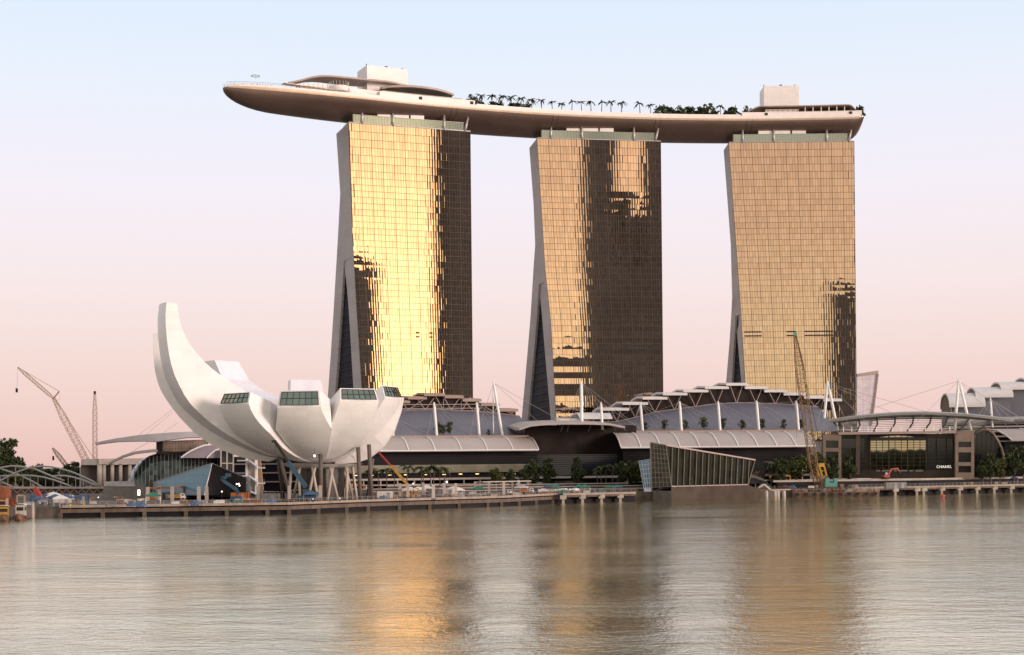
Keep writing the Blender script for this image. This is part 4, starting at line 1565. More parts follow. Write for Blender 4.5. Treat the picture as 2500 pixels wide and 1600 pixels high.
# ------------------------------------------------------------------ blue crystal pavilion on the shore, left
def crystal_face(mb, pts): mb.add(pts, [tuple(range(len(pts)))])
A_ = at(*c6(455, 712), 554); B_ = at(*c6(1310, 430), 530); C_ = at(*c6(1195, 900), 528); D_ = at(*c6(492, 900), 552)
E_ = at(*c6(1640, 575), 542); F_ = at(*c6(1810, 645), 549); G_ = at(*c6(1810, 900), 549)
M_BLUEG = mat('blue_glass', (.13, .225, .27), .22, .1, .06, .3, grid=(3.0, 3.0, .07, R(17)), gridcol=.62)
cr1 = thing('crystal_pavilion', 'faceted pavilion of pale blue glass with a dark right face, left of the museum', 'pavilion', V((C_.x, C_.y, DECK)), 'crystal pavilions on the water')
mb = MB()
crystal_face(mb, [A_, D_, C_, B_])
mb.build('blue_face', M_BLUEG, cr1)
mb = MB()
crystal_face(mb, [B_, C_, G_, F_, E_])
mb.build('dark_face', mat('dark_glass_face', (.03, .03, .033), .25, 0, .3, .4, grid=(2.4, 2.4, .05, R(-20)), gridcol=.5), cr1)
bk1, bk2 = V((A_.x + 8, A_.y + 26, A_.z)), V((F_.x - 2, F_.y + 20, F_.z))
mb = MB()
crystal_face(mb, [A_, B_, bk1])
crystal_face(mb, [B_, E_, F_, bk2, bk1])
mb.build('roof_face', M_STEEL, cr1)
mb = MB()
crystal_face(mb, [A_, bk1, V((bk1.x, bk1.y, DECK)), D_])
crystal_face(mb, [bk1, bk2, V((bk2.x, bk2.y, DECK)), V((bk1.x, bk1.y, DECK))])
crystal_face(mb, [F_, G_, V((bk2.x, bk2.y, DECK)), bk2])
mb.build('rear_face', M_BLUEG, cr1)
mb = MB()
for a, b in ((A_, B_), (B_, C_), (B_, E_), (E_, F_), (A_, D_), (at(*c6(685, 645), 547), at(*c6(740, 900), 545))):
    mb.beam(a, b, .28)
mb.build('edge_frame', M_STEEL, cr1)

# ------------------------------------------------------------------ crystal pavilion standing in the water, right of the middle
def s3(x, y, Y): return at(*c3(x, y), Y)
cr2 = thing('crystal_pavilion', 'faceted glass pavilion on a brown plinth in the water, with slanting pale fins', 'pavilion', V((64, 592, 0)), 'crystal pavilions on the water')
TL, TM, TR = s3(700, 745, 600), s3(836, 770, 586), s3(1640, 903, 624)
BL, BM, BR = s3(712, 1150, 599), s3(885, 1142, 585), s3(1577, 1125, 617)
RR_T, RR_B = s3(1765, 925, 650), s3(1715, 1110, 645)
M_CRYG = glass_mat('dark_green_pane', (.016, .016, .011), .12, 0.0, .35)
mb = MB()
def grid_face(mb, a, b, c, d, nu, nv):              # a-b bottom edge, d-c top edge
    for i in range(nu):
        for j in range(nv):
            def q(u, v): return (a * (1 - u) + b * u) * (1 - v) + (d * (1 - u) + c * u) * v
            crystal_face(mb, [q(i / nu, j / nv), q((i + 1) / nu, j / nv), q((i + 1) / nu, (j + 1) / nv), q(i / nu, (j + 1) / nv)])
grid_face(mb, BM, BR, TR, TM, 14, 4)
mb.build('main_face', M_CRYG, cr2, fix=False)
M_CRYG.node_tree.nodes['Principled BSDF'].inputs['Specular IOR Level'].default_value = .12
mb = MB()
grid_face(mb, BL, BM, TM, TL, 5, 9)
mb.build('side_face', glass_mat('pale_green_pane', (.085, .085, .06), .12, .2, .25), cr2, fix=False)
mb = MB()
for j in range(10):
    v = j / 9
    mb.beam(BL * (1 - v) + TL * v + V((0, -.15, 0)), BM * (1 - v) + TM * v + V((0, -.15, 0)), .14)
for i in range(6):
    u = i / 5
    mb.beam(BL * (1 - u) + BM * u + V((0, -.15, 0)), TL * (1 - u) + TM * u + V((0, -.15, 0)), .16)
mb.build('side_frame', M_STRUT, cr2)
for i in range(16):
    x = 890 + 53.4 * (i - 1)
    u0, u1 = (x - 8 - 885) / 692.0, (x - 836) / 804.0
    if i == 0:
        u0 = u1 = 0.0
    if i == 15:
        u0 = u1 = 1.0
    u0 = min(max(u0, 0.0), 1.0)
    b_, t_ = BM * (1 - u0) + BR * u0, TM * (1 - u1) + TR * u1
    mb = MB()
    mb.beam(b_ + V((0, -.7, 0)), t_ + V((0, -.7, 0)), .26, .5, up=(0, 1, 0))
    mb.build('fin', mat('pale_fin', (.17, .15, .105), .5) if i == 0 else bpy.data.materials['pale_fin'], cr2)
mb = MB()
mb.beam(TM + V((0, -.5, .1)), TR + V((0, -.5, .1)), .6)
mb.beam(TL + V((0, -.3, .1)), TM + V((0, -.5, .1)), .4)
mb.beam(BM + V((0, -.5, .1)), BR + V((0, -.5, .1)), .4)
mb.beam(TL + V((-.2, -.2, 0)), BL + V((-.2, -.2, -2)), .5)
mb.build('edge_frame', M_STRUT, cr2)
mb = MB()
crystal_face(mb, [BR, RR_B, RR_T, TR])
bl_, bt_ = V((BL.x + 10, BL.y + 45, BL.z)), V((TL.x + 14, TL.y + 48, TL.z - 2))
crystal_face(mb, [RR_B, bl_, bt_, RR_T])
crystal_face(mb, [bl_, BL, TL, bt_])
mb.build('dark_face', M_SIDEG, cr2)
mb = MB()
crystal_face(mb, [TL, TM, TR, RR_T, bt_])
mb.build('roof_face', M_SIDEG, cr2)
mb = MB()
foot = [(885, 1272), (1690, 1242)]
P0, P1, P2 = s3(715, 1268, 596), s3(885, 1273, 584), s3(1690, 1243, 622)
P3 = V((P2.x + 2, P2.y + 25, 0)); P4 = V((P0.x + 8, P0.y + 50, 0))
T0, T1, T2 = V((P0.x, P0.y, s3(715, 1178, 597).z)), V((P1.x, P1.y, s3(885, 1146, 584).z)), V((P2.x, P2.y, s3(1690, 1166, 622).z))
T1b = V((BR.x, BR.y - 1, s3(1577, 1128, 617).z))
mb.prism([V((p.x, p.y, -1.5)) for p in (P0, P1, P2, P3, P4)], (0, 0, 1.5 + T0.z))
mb.build('plinth', M_DCONC, cr2)
mb = MB()
crystal_face(mb, [P1 + V((0, -.2, 0)), P2 + V((0, -.2, 0)), T2 + V((0, -.2, 0)), T1b + V((0, -.2, 0)), T1 + V((0, -.2, 0))])
mb2 = MB()
mb2.loft([[P1 + V((0, -.25, -.5)), P2 + V((0, -.25, -.5)), P2 + V((0, 1, -.5)), P1 + V((0, 1, -.5))],
          [T1 + V((0, -.25, 0)), V((T2.x, T2.y - .25, T2.z)), V((T2.x, T2.y + 1, T2.z)), T1 + V((0, 1, 0))]])
mb2.prism([T1 + V((0, -.2, 0)), V((T2.x, T2.y - .2, T2.z)), T1b], (0, 1, 0))
mb2.build('stone_base', mat('brown_stone_base', (.065, .047, .037), .75, 0, .25, .15, grid=(3.0, 2.2, .04), gridcol=.8), cr2)
Q = [s3(590, 910, 612), s3(700, 893, 606), s3(712, 1150, 603), s3(635, 1152, 606)]
mb = MB()
mb.prism(Q, V((0, .8, 0)))
mb.build('blue_pane', M_BLUEG, cr2)
mb = MB()
for k in range(5):
    u = k / 4
    mb.beam((Q[0] * (1 - u) + Q[1] * u) + V((0, -.3, 0)), (Q[3] * (1 - u) + Q[2] * u) + V((0, -.3, 0)), .14)
for k in range(7):
    v = k / 6
    mb.beam((Q[0] * (1 - v) + Q[3] * v) + V((0, -.3, 0)), (Q[1] * (1 - v) + Q[2] * v) + V((0, -.3, 0)), .12)
mb.build('pane_frame', M_WHITE, cr2)
W_ = [s3(635, 1153, 606), s3(712, 1151, 603), s3(716, 1266, 598), s3(650, 1266, 600)]
mb = MB()
mb.prism(W_, V((0, 1.2, 0)))
mb.build('white_panel', mat('lilac_white_panel', (.62, .60, .66), .5), cr2)
# ------------------------------------------------------------------ life on the sky terrace
ORD = 'first second third fourth fifth sixth seventh eighth ninth tenth eleventh twelfth thirteenth fourteenth fifteenth sixteenth seventeenth eighteenth nineteenth twentieth'.split()
ORD += ['twenty-' + x for x in ORD[:9]] + ['thirtieth'] + ['thirty-' + x for x in ORD[:9]] + ['fortieth'] + ['forty-' + x for x in ORD[:9]]


def s_at(u, off=0.0, z=RIM):
    lo, hi = TIP, END
    for _ in range(40):
        m = (lo + hi) / 2
        if project(axis(m) + side(m) * off + V((0, 0, z)))[0] < u:
            lo = m
        else:
            hi = m
    return (lo + hi) / 2


def on_deck(u, off, z=0.0):
    s = s_at(u, off)
    return axis(s) + side(s) * off + V((0, 0, rimz(s) + z))


def z_seen(p, v):                                    # height above p at which picture row v is met
    lo, hi = 0.0, 60.0
    for _ in range(30):
        m = (lo + hi) / 2
        if project(p + V((0, 0, m)))[1] > v:
            lo = m
        else:
            hi = m
    return lo


def deck_loft(s0, s1, sec, mb=None, n=14):
    """sections sec(k) -> [(offset, height)] swept along the terrace axis"""
    mb = mb or MB()
    rr = []
    for i in range(n + 1):
        k = i / n
        s = s0 + (s1 - s0) * k
        rr.append([axis(s) + side(s) * o + V((0, 0, RIM + h)) for o, h in sec(k)])
    mb.loft(rr)
    return mb


def c7(x, y): return (500 + x / 3.423, 130 + y / 3.423)
def c8(x, y): return (1550 + x / 4.012, 180 + y / 4.012)


# white parapet walls on the near side
wl = thing('terrace_wall', 'white wall with small dark openings along the terrace edge above the gold tower', 'wall', on_deck(1040, 17))
deck_loft(s_at(927, 18), s_at(1160, 18.6), lambda k: [(18.4, .6), (18.4, 3.6), (16.5, 3.6), (16.5, .6)]).build('wall', M_PARA, wl)
deck_loft(s_at(935, 16), s_at(1130, 16), lambda k: [(15, 3.6), (15, 5.0), (12, 5.0), (12, 3.6)]).build('upper_wall', mat('grey_green_parapet', (.36, .35, .31), .5), wl)
for u in (1027, 1152):
    mb = MB()
    mb.cbox(on_deck(u, 18.5, 2.2), (1.6, .5, 1.5), rz=R(18))
    mb.build('opening', M_DARK, wl)
wl2 = thing('terrace_wall', 'rosy white wall along the terrace edge below the southern rooftop pavilion', 'wall', on_deck(1960, 17))
deck_loft(s_at(1812, 18.7), s_at(2104, 18.4), lambda k: [(18.5, .6), (18.5, 3.2), (17, 3.2), (17, .6)]).build('wall', M_PARA, wl2)
for u in (1871, 2077):
    mb = MB()
    mb.cbox(on_deck(u, 18.6, 2.0), (1.5, .5, 1.5), rz=R(2))
    mb.build('opening', M_DARK, wl2)
wl3 = thing('pool_edge', 'thin pale pool edge along the middle of the terrace below the palms', 'pool edge', on_deck(1480, 17))
deck_loft(s_at(1164, 18.7), s_at(1808, 18.7), lambda k: [(18.6, .9), (18.6, 1.9), (17.6, 1.9), (17.6, .9)], n=30).build('edge', M_PARA, wl3)
deck_loft(s_at(1164, 17), s_at(1808, 17), lambda k: [(17, 1.2), (17, 2.3), (16.6, 2.3), (16.6, 1.2)], n=30).build('copper_trim', mat('copper_trim', (.33, .16, .10), .5, .3), wl3)
# railing round the bow
rl = thing('bow_railing', 'thin steel railing round the pointed bow of the terrace', 'railing', on_deck(600, 5))
mb = MB()
for sg in (1, -1):
    pts = []
    s = TIP + .6
    while s < TIP + 60:
        p = axis(s) + side(s) * (sg * max(.2, halfw(s) - .35)) + V((0, 0, rimz(s) + .9))
        mb.tube([p, p + V((0, 0, 1.5))], .07, 4)
        pts.append(p + V((0, 0, 1.5)))
        s += 1.6 if s < TIP + 10 else 2.6
    mb.tube(pts, .07, 4)
    mb.tube([p - V((0, 0, .7)) for p in pts], .045, 4)
mb.build('rail', M_STEEL, rl)
# ring mast
p = on_deck(624, 3)
rm = thing('ring_mast', 'slim white mast with a flat ring near the bow of the terrace', 'mast', p)
h = z_seen(p, 171)
mb = MB()
mb.tube([p, p + V((0, 0, h))], .16, 6, .05)
mb.build('pole', M_WHITE, rm)
mb = MB()
hr = z_seen(p, 186)
mb.tube([p + V((2.1 * math.cos(a), 2.1 * math.sin(a), hr)) for a in [2 * math.pi * k / 24 for k in range(25)]], .16, 6)
for k in range(4):
    a = math.pi / 2 * k
    mb.tube([p + V((0, 0, hr)), p + V((2.1 * math.cos(a), 2.1 * math.sin(a), hr))], .05, 4)
mb.build('ring', M_STEEL, rm)
# north restaurant with shell roofs
M_SHELL = mat('bronze_shell_roof', (.40, .31, .26), .45, .2, .1, .2)
M_WARMW = mat('warm_white_wall', (.76, .68, .62), .6, 0, .08, .5, grid=(2.6, 6.0, .18, R(20)), gridcol=.45)
nr = thing('rooftop_restaurant', 'rooftop restaurant under long bronze shell roofs near the bow', 'restaurant', on_deck(850, 4))
def shell(u0, u1, hw_, tab, thick, off, name):
    s0, s1 = s_at(u0, off), s_at(u1, off)
    def sec(k):
        u = u0 + (u1 - u0) * k
        v = interp(u, tab)
        p = axis(s0 + (s1 - s0) * k) + side(s0 + (s1 - s0) * k) * off + V((0, 0, RIM))
        zt = z_seen(p, v)
        w = hw_ * max(.06, math.sin(math.pi * min(max(k, .02), .98)) ** .45)
        return [(off + w, zt - thick - .5), (off + w * .96, zt - thick * .4), (off + w * .5, zt - .2), (off, zt), (off - w * .5, zt - .2), (off - w, zt - thick - .4), (off, zt - thick)]
    deck_loft(s0, s1, sec, n=26).build(name, M_SHELL, nr, smooth=False)


def tabof(conv, pts): return [conv(*q) for q in pts]


shell(704, 1000, 7.5, tabof(c7, [(690, 243), (780, 228), (850, 210), (920, 201), (1000, 204), (1100, 215), (1260, 232), (1500, 248), (1720, 275)]), .7, 1, 'shell_roof')
shell(930, 1106, 7.5, tabof(c7, [(1470, 282), (1520, 278), (1700, 287), (1900, 310), (2060, 337), (2080, 342)]), 1.1, 7, 'shell_roof')
deck_loft(s_at(728, 8), s_at(870, 8), lambda k: [(11.5, .2), (11.0, 4.0 + 1.6 * min(1, k * 3)), (-6, 4.0 + 1.6 * min(1, k * 3)), (-6, .2)]).build('wall', M_WARMW, nr)
deck_loft(s_at(850, 10), s_at(1000, 10), lambda k: [(12, .2), (12, 5.2), (-8, 5.2), (-8, .2)]).build('wall', M_PARA, nr)
deck_loft(s_at(935, 8), s_at(1095, 8), lambda k: [(11, 4.5), (11, 6.4), (0, 6.4), (0, 4.5)]).build('glazing', M_SIDEG, nr)
mb = MB()
pc = on_deck(828, 12, 0)
mb.loft([[pc + V((r_ * math.cos(a), r_ * math.sin(a) * .8, z)) for a in [2 * math.pi * k / 18 for k in range(18)]] for r_, z in ((2, 1.6), (4.6, 2.6), (5.0, 4.4), (5.0, 5.2))])
mb.build('balcony', M_PARA, nr)
mb = MB()
for k in range(18):
    a = 2 * math.pi * k / 18
    mb.tube([pc + V((5 * math.cos(a), 4 * math.sin(a), 5.2)), pc + V((5 * math.cos(a), 4 * math.sin(a), 7.4))], .1, 4)
mb.build('balcony_rail', M_STEEL, nr)
mb = MB()
s0, s1 = s_at(700, 12), s_at(925, 15)
for k in range(40):
    s = s0 + (s1 - s0) * k / 39
    p = axis(s) + side(s) * (halfw(s) - 3.5) + V((0, 0, RIM))
    mb.tube([p, p + V((0, 0, 3.1))], .09, 4)
mb.build('canopy_post', M_WHITE, nr)
deck_loft(s_at(690, 11), s_at(845, 12), lambda k: [(13.5, 2.7), (13.5, 3.0), (9, 3.2), (9, 2.9)]).build('awning', M_WARMW, nr)
# lift cores
def core(u0, u1, vtop, off, depth, label):
    s0, s1 = s_at(u0, off), s_at(u1, off)
    p = axis(s0) + side(s0) * off + V((0, 0, RIM))
    h = z_seen(p, vtop)
    t = thing('lift_core', label, 'rooftop block', axis((s0 + s1) / 2) + V((0, 0, RIM)), 'white blocks on the sky terrace')
    d = (axis(s1) - axis(s0)).normalized()
    n_ = V((d.y, -d.x, 0))
    a, b = axis(s0) + n_ * off, axis(s1) + n_ * off
    mb = MB()
    mb.prism([a, b, b - n_ * depth, a - n_ * depth], V((0, 0, h)))
    for i in range(len(mb.v)):
        mb.v[i] = mb.v[i] + V((0, 0, RIM))
    mb.build('block', M_PANEL, t)
    mb = MB()
    for q in ((a + b) / 2, b * .9 + a * .1, a * .98 + b * .02):
        mb.cbox(q - n_ * 2 + V((0, 0, RIM + h + .5)), (1.6 if q == (a + b) / 2 else .5, .5, 1.0))
    mb.build('roof_gear', M_DARK, t)


core(897, 996, 159, 1.5, 15, 'larger white rooftop block behind the bronze shell roof near the bow')
core(1866, 1951, 210, 3, 15, 'smaller rosy white rooftop block above the southern pavilion')
# southern pavilion
sp = thing('rooftop_pavilion', 'low beige rooftop pavilion with a thin slab roof at the blunt southern end', 'pavilion', on_deck(1970, 5))
deck_loft(s_at(1868, 10), s_at(1950, 10), lambda k: [(11, .3), (11, 6.6), (-6, 6.6), (-6, .3)]).build('wall', M_WARMW, sp)
deck_loft(s_at(1952, 8), s_at(2078, 8), lambda k: [(9, .3), (9, 5.8), (-6, 5.8), (-6, .3)]).build('wall', mat('beige_wall', (.58, .45, .35), .6, 0, .1, .5), sp)
def slab(k):
    e = max(0.0, (k - .93) / .07)
    f = max(0.0, (.14 - k) / .14)
    z = 7.9 - 3.6 * e * e - 3.6 * f * f
    return [(14, z - .5), (13.8, z + .1), (0, z + .4), (-9, z), (-9, z - .6)]


deck_loft(s_at(1824, 12), s_at(2090, 12), slab, n=40).build('slab_roof', M_SHELL, sp)
for u in (1966, 1985, 2005, 2024, 2043, 2062):
    mb = MB()
    p = on_deck(u, 12.5)
    mb.tube([p, p + V((0, 0, 7.3))], .3, 6)
    mb.build('column', M_PARA, sp)
for u in (1968, 1990):
    mb = MB()
    mb.cbox(on_deck(u, 9.2, 3.6), (2.2, .5, 2.4))
    mb.build('window', M_DARK, sp)
# maintenance hatches of the hull: none visible; planting follows
def leaf_mat(name, lo, hi):
    m = glass_mat(name, (.5, .5, .5), .75, 0.0)
    cr = [n for n in m.node_tree.nodes if n.type == 'VALTORGB'][0]
    cr.color_ramp.elements[0].color, cr.color_ramp.elements[1].color = (*lo, 1), (*hi, 1)
    m.node_tree.nodes['Principled BSDF'].inputs['Specular IOR Level'].default_value = .25
    return m


M_LEAF = leaf_mat('dark_leaves', (.016, .026, .010), (.070, .088, .032))
M_LEAF2 = leaf_mat('olive_leaves', (.030, .038, .012), (.115, .125, .042))
M_BARK = mat('grey_bark', (.13, .10, .08), .9, 0, .3, 2)


def frond(mb, base, az, L, rise, droop, w, rnd):
    d = V((math.cos(az), math.sin(az), 0))
    sd = V((-d.y, d.x, 0))
    prev = None
    n = 6
    pts = []
    for i in range(n + 1):
        t = i / n
        pts.append(base + d * (L * (t - .12 * t * t)) + V((0, 0, L * (rise * t - droop * t * t))))
    for i in range(n):
        t = (i + .5) / n
        ww = w * math.sin(math.pi * (.12 + .86 * t)) ** .7
        a, b = pts[i], pts[i + 1]
        for sg in (1, -1):
            o = sd * (sg * ww) + V((0, 0, -ww * .75)) + d * ww * .5
            mb.add([a, b, b + o * .9, a + o], [(0, 1, 2, 3)])
            mb.add([a + (b - a) * .4, b, b + o * 1.25], [(0, 1, 2)])


def make_palm(seed, h, L, nf, lean, name, label, cat, group, loc, leaf=None, slim=1.0):
    rnd = random.Random(seed)
    root = thing(name, label, cat, (0, 0, 0), group)
    mb = MB()
    top = V((lean * h, rnd.uniform(-.03, .03) * h, h))
    mb.tube([(0, 0, -.3), V((lean * h * .25, 0, h * .4)), V((lean * h * .6, 0, h * .75)), top], lambda t: (.19 - .08 * t) * slim, 7)
    mb.build('trunk', M_BARK, root, smooth=True)
    mb = MB()
    for k in range(nf):
        az = 2 * math.pi * k / nf + rnd.uniform(-.3, .3)
        frond(mb, top, az, L * rnd.uniform(.8, 1.1), rnd.uniform(.15, .85), rnd.uniform(.55, 1.0), L * .13, rnd)
    mb.build('crown', leaf or M_LEAF, root, fix=False)
    root.location = loc
    return root


def make_tree(seed, h, w, trunk_h, name, label, cat, group, leaf=None, leafn=900, lsize=.55, slim=1.0):
    rnd = random.Random(seed)
    root = thing(name, label, cat, (0, 0, 0), group)
    mb = MB()
    mb.tube([(0, 0, -.3), (.05, 0, trunk_h * .6), (rnd.uniform(-.2, .2), 0, trunk_h + (h - trunk_h) * .5)], lambda t: (.26 - .17 * t) * slim * h / 9, 7)
    clumps = []
    for k in range(15):
        a, zz = rnd.uniform(0, 6.28), rnd.uniform(0, 1)
        rr = w * .5 * math.sin(math.pi * (.18 + .72 * zz)) * rnd.uniform(.35, .85)
        c = V((rr * math.cos(a), rr * math.sin(a), trunk_h + (h - trunk_h) * (.1 + .82 * zz)))
        clumps.append((c, w * rnd.uniform(.16, .27)))
        mb.tube([(0, 0, trunk_h * rnd.uniform(.8, 1.1)), c * .5 + V((0, 0, c.z * .04 + trunk_h * .45)), c], .06 * h / 9, 4)
    mb.build('trunk', M_BARK, root, smooth=True)
    mb = MB()
    for k in range(leafn):
        c, r_ = clumps[k % len(clumps)]
        d = V((rnd.gauss(0, 1), rnd.gauss(0, 1), rnd.gauss(0, .8)))
        d = d.normalized() * (r_ * rnd.random() ** .4)
        p = c + d
        u_ = V((rnd.gauss(0, 1), rnd.gauss(0, 1), rnd.gauss(0, 1))).normalized()
        w_ = u_.cross(V((rnd.gauss(0, 1), rnd.gauss(0, 1), rnd.gauss(0, 1)))).normalized()
        s = lsize * rnd.uniform(.6, 1.3) * w / 7
        mb.add([p - u_ * s, p + w_ * s * .55, p + u_ * s, p - w_ * s * .55], [(0, 1, 2, 3)])
    mb.build('crown', leaf or M_LEAF, root, fix=False)
    return root


def c9(x, y): return (1100 + x / 4.012, 180 + y / 4.012)
PALMS = [c9(*q) for q in ((305, 212), (400, 220), (503, 222), (597, 232), (692, 243), (798, 255), (893, 258), (998, 278), (1088, 290), (1187, 273), (1287, 280), (1377, 277), (1478, 280), (1572, 278), (1675, 283), (1858, 290), (1963, 308))] + [c8(840, 318)]
base_palms = [make_palm(k + 40, 5.6, 2.5, 8 + k % 3, (-.05, .07, .02)[k], 'palm_tree', 'x', 'palm tree', 'palms in a row on the sky terrace', (0, 0, -900)) for k in range(3)]
for i, (u, v) in enumerate(PALMS):
    off = 11.0 if i < 6 else 13.5
    p = on_deck(u, off)
    h = z_seen(p, v)
    lab = 'slim %s on the sky terrace, %s rooftop palm from the bow end' % (('leaning palm', 'upright palm', 'tufted palm')[i % 3], ORD[i])
    rz = random.Random(i).uniform(0, 6.2)
    if i < 3:
        r_ = base_palms[i]
        r_.location, r_.scale = p, ((h / 5.6),) * 3
        r_.rotation_euler = (0, 0, rz)
        r_['label'] = lab
    else:
        dup(base_palms[i % 3], p, lab, rz, h / 5.6)
SHR = [c9(*q) for q in ((215, 215), (300, 268), (420, 270), (490, 268), (600, 285), (655, 283), (745, 280))] + [c8(*q) for q in ((255, 310), (345, 330), (455, 318), (555, 322), (725, 300), (960, 325), (1095, 328), (900, 355), (650, 330), (2195, 318))]
bsh = [make_tree(60 + k, 4.0, 4.6, .8, 'rooftop_shrub', 'x', 'shrub', 'leafy shrubs among the rooftop palms', leafn=260, lsize=.9) for k in range(3)]
for i, (u, v) in enumerate(sorted(SHR)):
    p = on_deck(u, 12)
    h = max(2.0, z_seen(p, v) * .88)
    lab = 'dense dark leafy shrub on the sky terrace, %s rooftop shrub from the bow end' % ORD[i]
    if i < 3:
        bsh[i].location, bsh[i].scale = p, ((h / 4.0),) * 3
        bsh[i]['label'] = lab
    else:
        dup(bsh[i % 3], p, lab, i * 1.3, h / 4.0)

# ------------------------------------------------------------------ people
def make_person(shirt, trousers, pose, label, group):
    root = thing('person', label, 'person', (0, 0, 0), group)
    st = .22 if pose == 1 else .1
    arm = .16 if pose != 2 else .42
    J = [((0, 0, .98), .15), ((0, .0, 1.2), .145), ((0, 0, 1.42), .15), ((0, 0, 1.53), .06), ((0, .01, 1.62), .095), ((0, .01, 1.73), .08),
         ((.1, st * .2, .92), .1), ((.11, st * .5, .5), .075), ((.11, st, .08), .05), ((.11, st - .16, .03), .045),
         ((-.1, -st * .2, .92), .1), ((-.11, -st * .5, .5), .075), ((-.11, -st, .08), .05), ((-.11, -st - .16, .03), .045),
         ((.2, 0, 1.4), .065), ((.25, 0, 1.12), .05), ((.26, -arm, .88 + arm * .5), .04),
         ((-.2, 0, 1.4), .065), ((-.25, 0, 1.12), .05), ((-.26, -arm * .5, .86), .04)]
    E_ = [(0, 1), (1, 2), (2, 3), (3, 4), (4, 5), (0, 6), (6, 7), (7, 8), (8, 9), (0, 10), (10, 11), (11, 12), (12, 13), (2, 14), (14, 15), (15, 16), (2, 17), (17, 18), (18, 19)]
    me = bpy.data.meshes.new('body')
    me.from_pydata([j[0] for j in J], E_, [])
    o = bpy.data.objects.new('body', me)
    COL.objects.link(o)
    md = o.modifiers.new('skin', 'SKIN')
    for i, j in enumerate(J):
        me.skin_vertices[0].data[i].radius = (j[1], j[1])
    me.skin_vertices[0].data[0].use_root = True
    o.modifiers.new('sub', 'SUBSURF').levels = 1
    dg = bpy.context.evaluated_depsgraph_get()
    m2 = bpy.data.meshes.new_from_object(o.evaluated_get(dg))
    bpy.data.objects.remove(o)
    for m in (bpy.data.materials.get('skin') or mat('skin', (.34, .2, .14), .6), shirt, trousers, bpy.data.materials.get('hair') or mat('hair', (.02, .015, .012), .6)):
        m2.materials.append(m)
    for p in m2.polygons:
        c = p.center
        p.use_smooth = True
        p.material_index = 2 if c.z < .97 and abs(c.x) < .2 else 1 if c.z < 1.5 and not (abs(c.x) > .2 and c.z < 1.0) else 3 if c.z > 1.68 or (c.z > 1.6 and c.y > .05) else 0
    b = bpy.data.objects.new('body', m2)
    COL.objects.link(b)
    b.parent = root
    return root


CLO = {'white': (.7, .7, .7), 'dark': (.03, .03, .04), 'blue': (.06, .12, .3), 'red': (.45, .05, .05), 'yellow': (.6, .5, .06), 'grey': (.2, .2, .2), 'khaki': (.3, .24, .14), 'orange': (.7, .22, .04)}
CLM = {k: mat(k + '_cloth', c, .8, 0, .1, 3) for k, c in CLO.items()}
pp = {}


def person(p, sh, tr, pose, label, group, rz):
    key = (sh, tr, pose)
    if key in pp:
        return dup(pp[key], p, label, rz, 1.0, group)
    r_ = pp[key] = make_person(CLM[sh], CLM[tr], pose, label, group)
    r_.location, r_.rotation_euler = p, (0, 0, rz)
    return r_


rp = random.Random(21)
us = [549, 556, 562, 571, 590, 594, 603, 613, 617, 628, 634, 641, 648, 655, 662, 700, 712, 727, 741, 757, 774, 800, 818, 845, 872, 890]
for i, u in enumerate(us):
    off = halfw(s_at(u, 4)) - 1.4 if u < 670 else 14.5
    s = s_at(u, off)
    off = max(.3, min(off, halfw(s) - 1.0))
    p = on_deck(u, off, .03)
    sh = rp.choice(['dark', 'white', 'dark', 'blue', 'grey', 'red'])
    tr = rp.choice(['dark', 'khaki', 'dark'])
    person(p, sh, tr, i % 3, 'visitor in a %s top and %s trousers on the terrace, %s person from the bow' % (sh, tr, ORD[i]), 'visitors on the sky terrace', rp.uniform(0, 6.2))
# ------------------------------------------------------------------ waterfront: quay, posts, trees, cranes, bridge, boats, site clutter
def gnd(u, v, z=DECK):
    Y = depth_for(u, v, z)
    return at(u, v, Y)


def quay_y(x):
    return interp(x, QUAY)


def seen_h(p, v): return max(.3, z_seen(p, v))


def ordinal_labels(items, fmt):
    """items: [object]; numbers them by where they stand from left to right in the photograph"""
    items = sorted(items, key=lambda o: project(V(o.location))[0])
    for i, o in enumerate(items):
        o['label'] = fmt % ORD[i]


